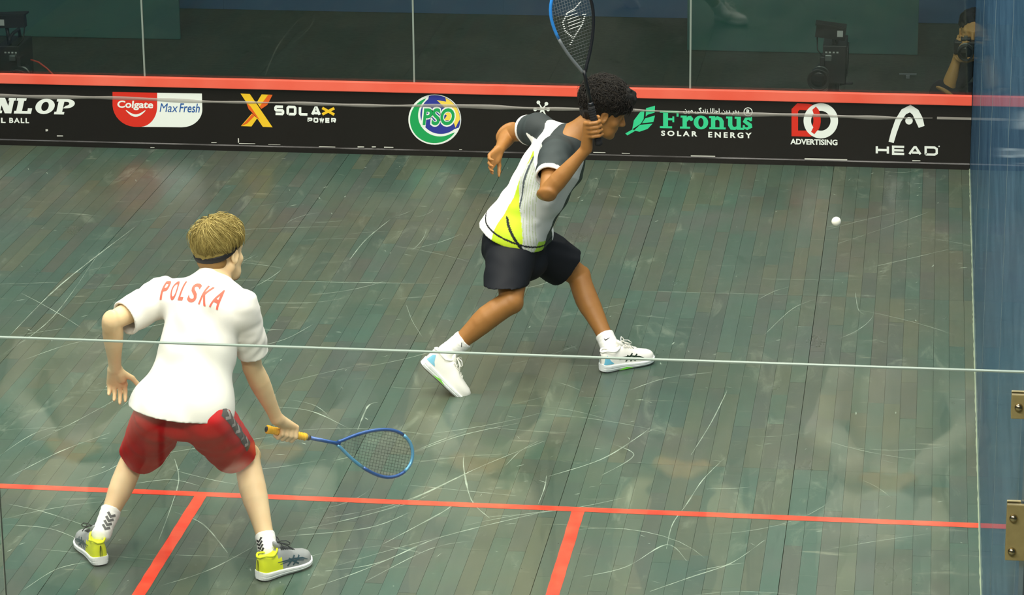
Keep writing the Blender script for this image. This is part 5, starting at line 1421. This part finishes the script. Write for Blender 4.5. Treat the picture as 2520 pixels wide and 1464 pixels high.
o = tube('red_cable', pts, .0055, RC, None, 8, base=tuple(float(q) for q in pts[-1])); tag(o, 'thin red cable curving down beside the left video camera', 'cable')

# ---- photographer sitting behind the glass at the right corner
Yp = 10.46
sh_r = V3(at(2385, 150, Yp+.10)); el = V3(at(2331, 226, Yp-.02)); wr = V3(at(2356, 140, Yp-.02)); lens = V3(at(2376, 121, Yp-.06))
base = V3((sh_r[0]+.20, Yp+.25, 0)); hd = V3((lens[0]+.045, Yp+.12, float(at(2388, 78, Yp+.1)[2])))
ph = empty('person', tuple(float(q) for q in base), 'photographer in dark shirt crouching behind the glass corner with a raised camera', 'person')
chest = V3((sh_r[0]+.17, Yp+.20, sh_r[2]-.06)); sh_l = sh_r+V3((.36, .04, 0)); el_l = el+V3((.42, .02, .02)); wr_l = lens+V3((.085, .02, -.04))
pv = base+V3((0, .08, .13)); kn_r = V3((el[0]-.02, Yp-.0, .27)); kn_l = kn_r+V3((.50, .0, .0)); an_r = base+V3((-.08, -.28, .06)); an_l = base+V3((.14, -.30, .06))
P_ = [sh_r, el, wr, lens, hd, sh_l, el_l, wr_l, pv, kn_r, kn_l, an_r, an_l]
lo = np.min(P_, 0)-.16; hi = np.max(P_, 0)+.2; lo[2] = -.002; lo[1] = max(lo[1], FY+.03)
S = Field(lo, hi, .006)
S.cone(pv, chest, .11, .12, .03); S.cone(chest, (sh_r+sh_l)/2+V3((0, 0, .03)), .12, .07, .03); S.cone((sh_r+sh_l)/2+V3((0, 0, .02)), hd-V3((0, 0, .05)), .06, .055, .03)
arm(S, sh_r, el, wr, 1.0); arm(S, sh_l, el_l, wr_l, 1.0); head(S, hd, V3((-.05, -1, -.05)), V3((0, 0, 1)), 1.0)
S.cone(pv, kn_r, .085, .06, .02); S.cone(kn_r, an_r, .06, .04, .02); S.cone(pv, kn_l, .085, .06, .02); S.cone(kn_l, an_l, .06, .04, .02)
S.cone(an_r, an_r+V3((.05, -.14, -.02)), .035, .03, .02); S.cone(an_l, an_l+V3((-.03, -.14, -.02)), .035, .03, .02)
open_hand(S, wr, lens+V3((-.03, .02, .05))-wr, V3((.8, .3, -.1)), 1, (.9, .75, .65, .6)); open_hand(S, wr_l, lens+V3((.03, .0, -.06))-wr_l, V3((-.2, .2, 1)), -1, (.5, .5, .5, .5))
V_, Q_ = S.mesh(2); field_obj('body', V_, Q_, mat('olive_skin', (206, 162, 96), .5, .4), ph)
S = Field(lo, hi, .007); S.chain([pv, chest, (sh_r+sh_l)/2], [.135, .145, .085], .03); S.cone((sh_r+sh_l)/2, sh_r, .07, .075, .03); S.cone((sh_r+sh_l)/2, sh_l, .07, .075, .03)
for a_, b_ in ((sh_r, el), (sh_l, el_l)): S.cone(a_, lerp(a_, b_, .62), .072, .066, .02)
S.ripple(.004, .09, 71, 7); V_, Q_ = S.mesh(2); field_obj('shirt', V_, Q_, mat('black_shirt', (34, 36, 38), .8), ph)
S = Field(lo, hi, .007)
for k_, a_ in ((kn_r, an_r), (kn_l, an_l)): S.cone(pv, k_, .11, .078, .02); S.cone(k_, lerp(k_, a_, .85), .078, .055, .02)
S.ripple(.004, .09, 72, 7); V_, Q_ = S.mesh(2); field_obj('trousers', V_, Q_, mat('dark_trousers', (30, 32, 38), .8), ph)
S = Field(hd-.16, hd+.17, .006); S.ell(hd+V3((0, .02, .052)), np.eye(3), (.088, .105, .082), .01); S.ell(hd+V3((0, -.10, -.02)), np.eye(3), (.09, .08, .085), .01, 'carve')
S.ripple(.004, .03, 73, 7); V_, Q_ = S.mesh(1); field_obj('hair', V_, Q_, HAIRB, ph)
e = empty('photo_camera', tuple(float(q) for q in lens), 'black photo camera held up by the photographer behind the glass', 'camera')
lx, ly, lz = (float(q) for q in lens)
b_ = box('camera_body', lx-.068, lx+.068, ly+.0, ly+.065, lz-.035, lz+.045, CBLK, e, bev=.010); box('prism_hump', lx-.030, lx+.030, ly+.0, ly+.055, lz+.046, lz+.066, CBLK, e, bev=.008)
V, F = lathe_vf((lx, ly, lz), (0, -1, 0), [(0, .038), (.02, .042), (.075, .043), (.08, .047), (.105, .047), (.103, .040), (.07, .038)], 28); ln = add_mesh('lens', V, F, CBLK, e, True)
V, F = lathe_vf((lx, ly-.085, lz), (0, -1, 0), [(-.01, .039), (0, .039), (.005, .025), (.007, .002)], 22); add_mesh('front_element', V, F, CGLS, ln, True)
tube('focus_ring', [(lx+.0435*math.cos(t), ly-.045, lz+.0435*math.sin(t)) for t in np.linspace(0, 6.283, 25)[:-1]], .003, CMET, ln, 6, True)
box('flash_shoe', lx-.012, lx+.012, ly+.015, ly+.04, lz+.0665, lz+.072, CMET, e)

# ================================================================== SPECTATORS mirrored in the back glass
CH = mat('chair_metal', (60, 62, 60), .4); CHS = mat('chair_fabric', (70, 78, 84), .8)
def chair(x, y, label):
    e = empty('stacking_chair', (x, y, 0), label, 'chair', 'spectator chairs')
    box('seat', x-.22, x+.22, y-.22, y+.22, .34, .38, CHS, e, bev=.012)
    box('backrest', x-.21, x+.21, y-.31, y-.28, .56, .88, CHS, e, bev=.012)
    for sx in (-1, 1):
        tube('leg', [(x+.20*sx, y+.20, .35), (x+.21*sx, y+.23, 0)], .012, CH, e, 8); tube('leg', [(x+.20*sx, y-.295, .88), (x+.20*sx, y-.24, .36), (x+.21*sx, y-.26, 0)], .012, CH, e, 8)
    return e
def spectator(x, y, label, tunic, trous, skin, seed, lean=0.0, hands=0):
    e = empty('person', (x, y, 0), label, 'person')
    P = lambda a, b, c: V3((x+a, y+b, c))
    pv = P(0, -.08, .56); ch_ = P(lean*.5, -.10, .92); nk = P(lean, -.08, 1.08); hd = P(lean*1.1, -.05, 1.24)
    kn = [P(-.16, .36, .53), P(.15, .38, .53)]; an = [P(-.17, .40, .09), P(.18, .42, .09)]; sh = [P(-.19+lean, -.08, 1.02), P(.19+lean, -.08, 1.02)]
    el = [P(-.27+lean*.5, .02, .76), P(.27+lean*.5, .03, .77)]; wr = [P(-.10, .22, .68), P(.09, .24, .68)]
    S = Field(P(-.42, -.42, 0.0), P(.42, .65, 1.42), .011)
    S.chain([pv, ch_, nk], [.12, .13, .06], .03); S.cone(nk, hd-V3((0, 0, .05)), .055, .055, .03); head(S, hd, V3((.0, 1, -.12)), V3((0, 0, 1)))
    for i in (0, 1):
        S.cone(pv+V3((-.08 if i == 0 else .08, 0, 0)), kn[i], .08, .055, .02); S.cone(kn[i], an[i], .055, .038, .02); S.cone(an[i]-V3((0, .03, .045)), an[i]+V3((0, .16, -.055)), .036, .03, .02); arm(S, sh[i], el[i], wr[i]); open_hand(S, wr[i], V3(((.08, .05, -.02) if i == 0 else (-.08, .05, -.02))), V3((0, -.2, -1)), -1 if i == 0 else 1, (.5, .5, .5, .5))
    V_, Q_ = S.mesh(1); field_obj('body', V_, Q_, skin, e)
    S = Field(P(-.42, -.42, 0.0), P(.42, .65, 1.42), .011)
    S.chain([pv, ch_, nk-V3((0, 0, .05))], [.165, .165, .085], .03); S.cone(pv+V3((0, .05, .02)), P(0, .34, .50), .15, .17, .04, (V3((0, 0, 1)), .7)); S.cone(P(0, .34, .52), P(0, .42, .36), .15, .17, .04, (V3((0, 1, 0)), .5))
    for i in (0, 1): S.cone(nk-V3((0, 0, .05)), sh[i], .07, .075, .03); S.cone(sh[i], el[i], .075, .066, .02); S.cone(el[i], lerp(el[i], wr[i], .85), .066, .055, .02)
    S.ripple(.010, .12, seed, 8); V_, Q_ = S.mesh(2); field_obj('tunic', V_, Q_, tunic, e)
    S = Field(P(-.42, -.42, 0.0), P(.42, .65, 1.42), .011)
    for i in (0, 1): S.cone(pv+V3((-.08 if i == 0 else .08, 0, -.02)), kn[i], .10, .085, .02); S.cone(kn[i], lerp(kn[i], an[i], .9), .085, .075, .02)
    S.ripple(.008, .1, seed+1, 7); V_, Q_ = S.mesh(2); field_obj('trousers', V_, Q_, trous, e)
    S = Field(hd-.18, hd+.18, .009); S.ell(hd+V3((0, -.02, .052)), np.eye(3), (.088, .105, .082), .01); S.ell(hd+V3((0, .10, -.02)), np.eye(3), (.09, .08, .085), .01, 'carve'); V_, Q_ = S.mesh(1); field_obj('hair', V_, Q_, HAIRB, e)
    return e
PALE = mat('pale_tunic', (216, 212, 190), .8); CREAM = mat('cream_tunic', (204, 196, 160), .8); GREYT = mat('grey_tunic', (150, 152, 146), .8); DARKT = mat('dark_jacket', (52, 56, 62), .8)
for i, (x, y, tu, tr, nm, lean) in enumerate([(2.84, -3.25, PALE, PALE, 'spectator in pale tunic sitting at the right end of the front row', .05), (2.10, -3.30, DARKT, CREAM, 'spectator in dark jacket and cream trousers in the front row', -.04), (1.36, -3.25, CREAM, CREAM, 'spectator in cream tunic in the middle of the front row', .03), (.60, -3.30, GREYT, PALE, 'spectator in grey tunic and pale trousers in the front row', .0), (-.16, -3.25, PALE, GREYT, 'spectator in pale tunic and grey trousers at the left end of the front row', -.03)]):
    chair(x, y, ['dark stacking chair under the pale clad spectator at the right end', 'dark stacking chair under the spectator in the dark jacket', 'dark stacking chair under the spectator in cream', 'dark stacking chair under the spectator in grey', 'dark stacking chair under the spectator at the left end'][i])
    spectator(x, y, nm, tu, tr, mat('olive_skin', (206, 162, 96)), 80+3*i, lean)
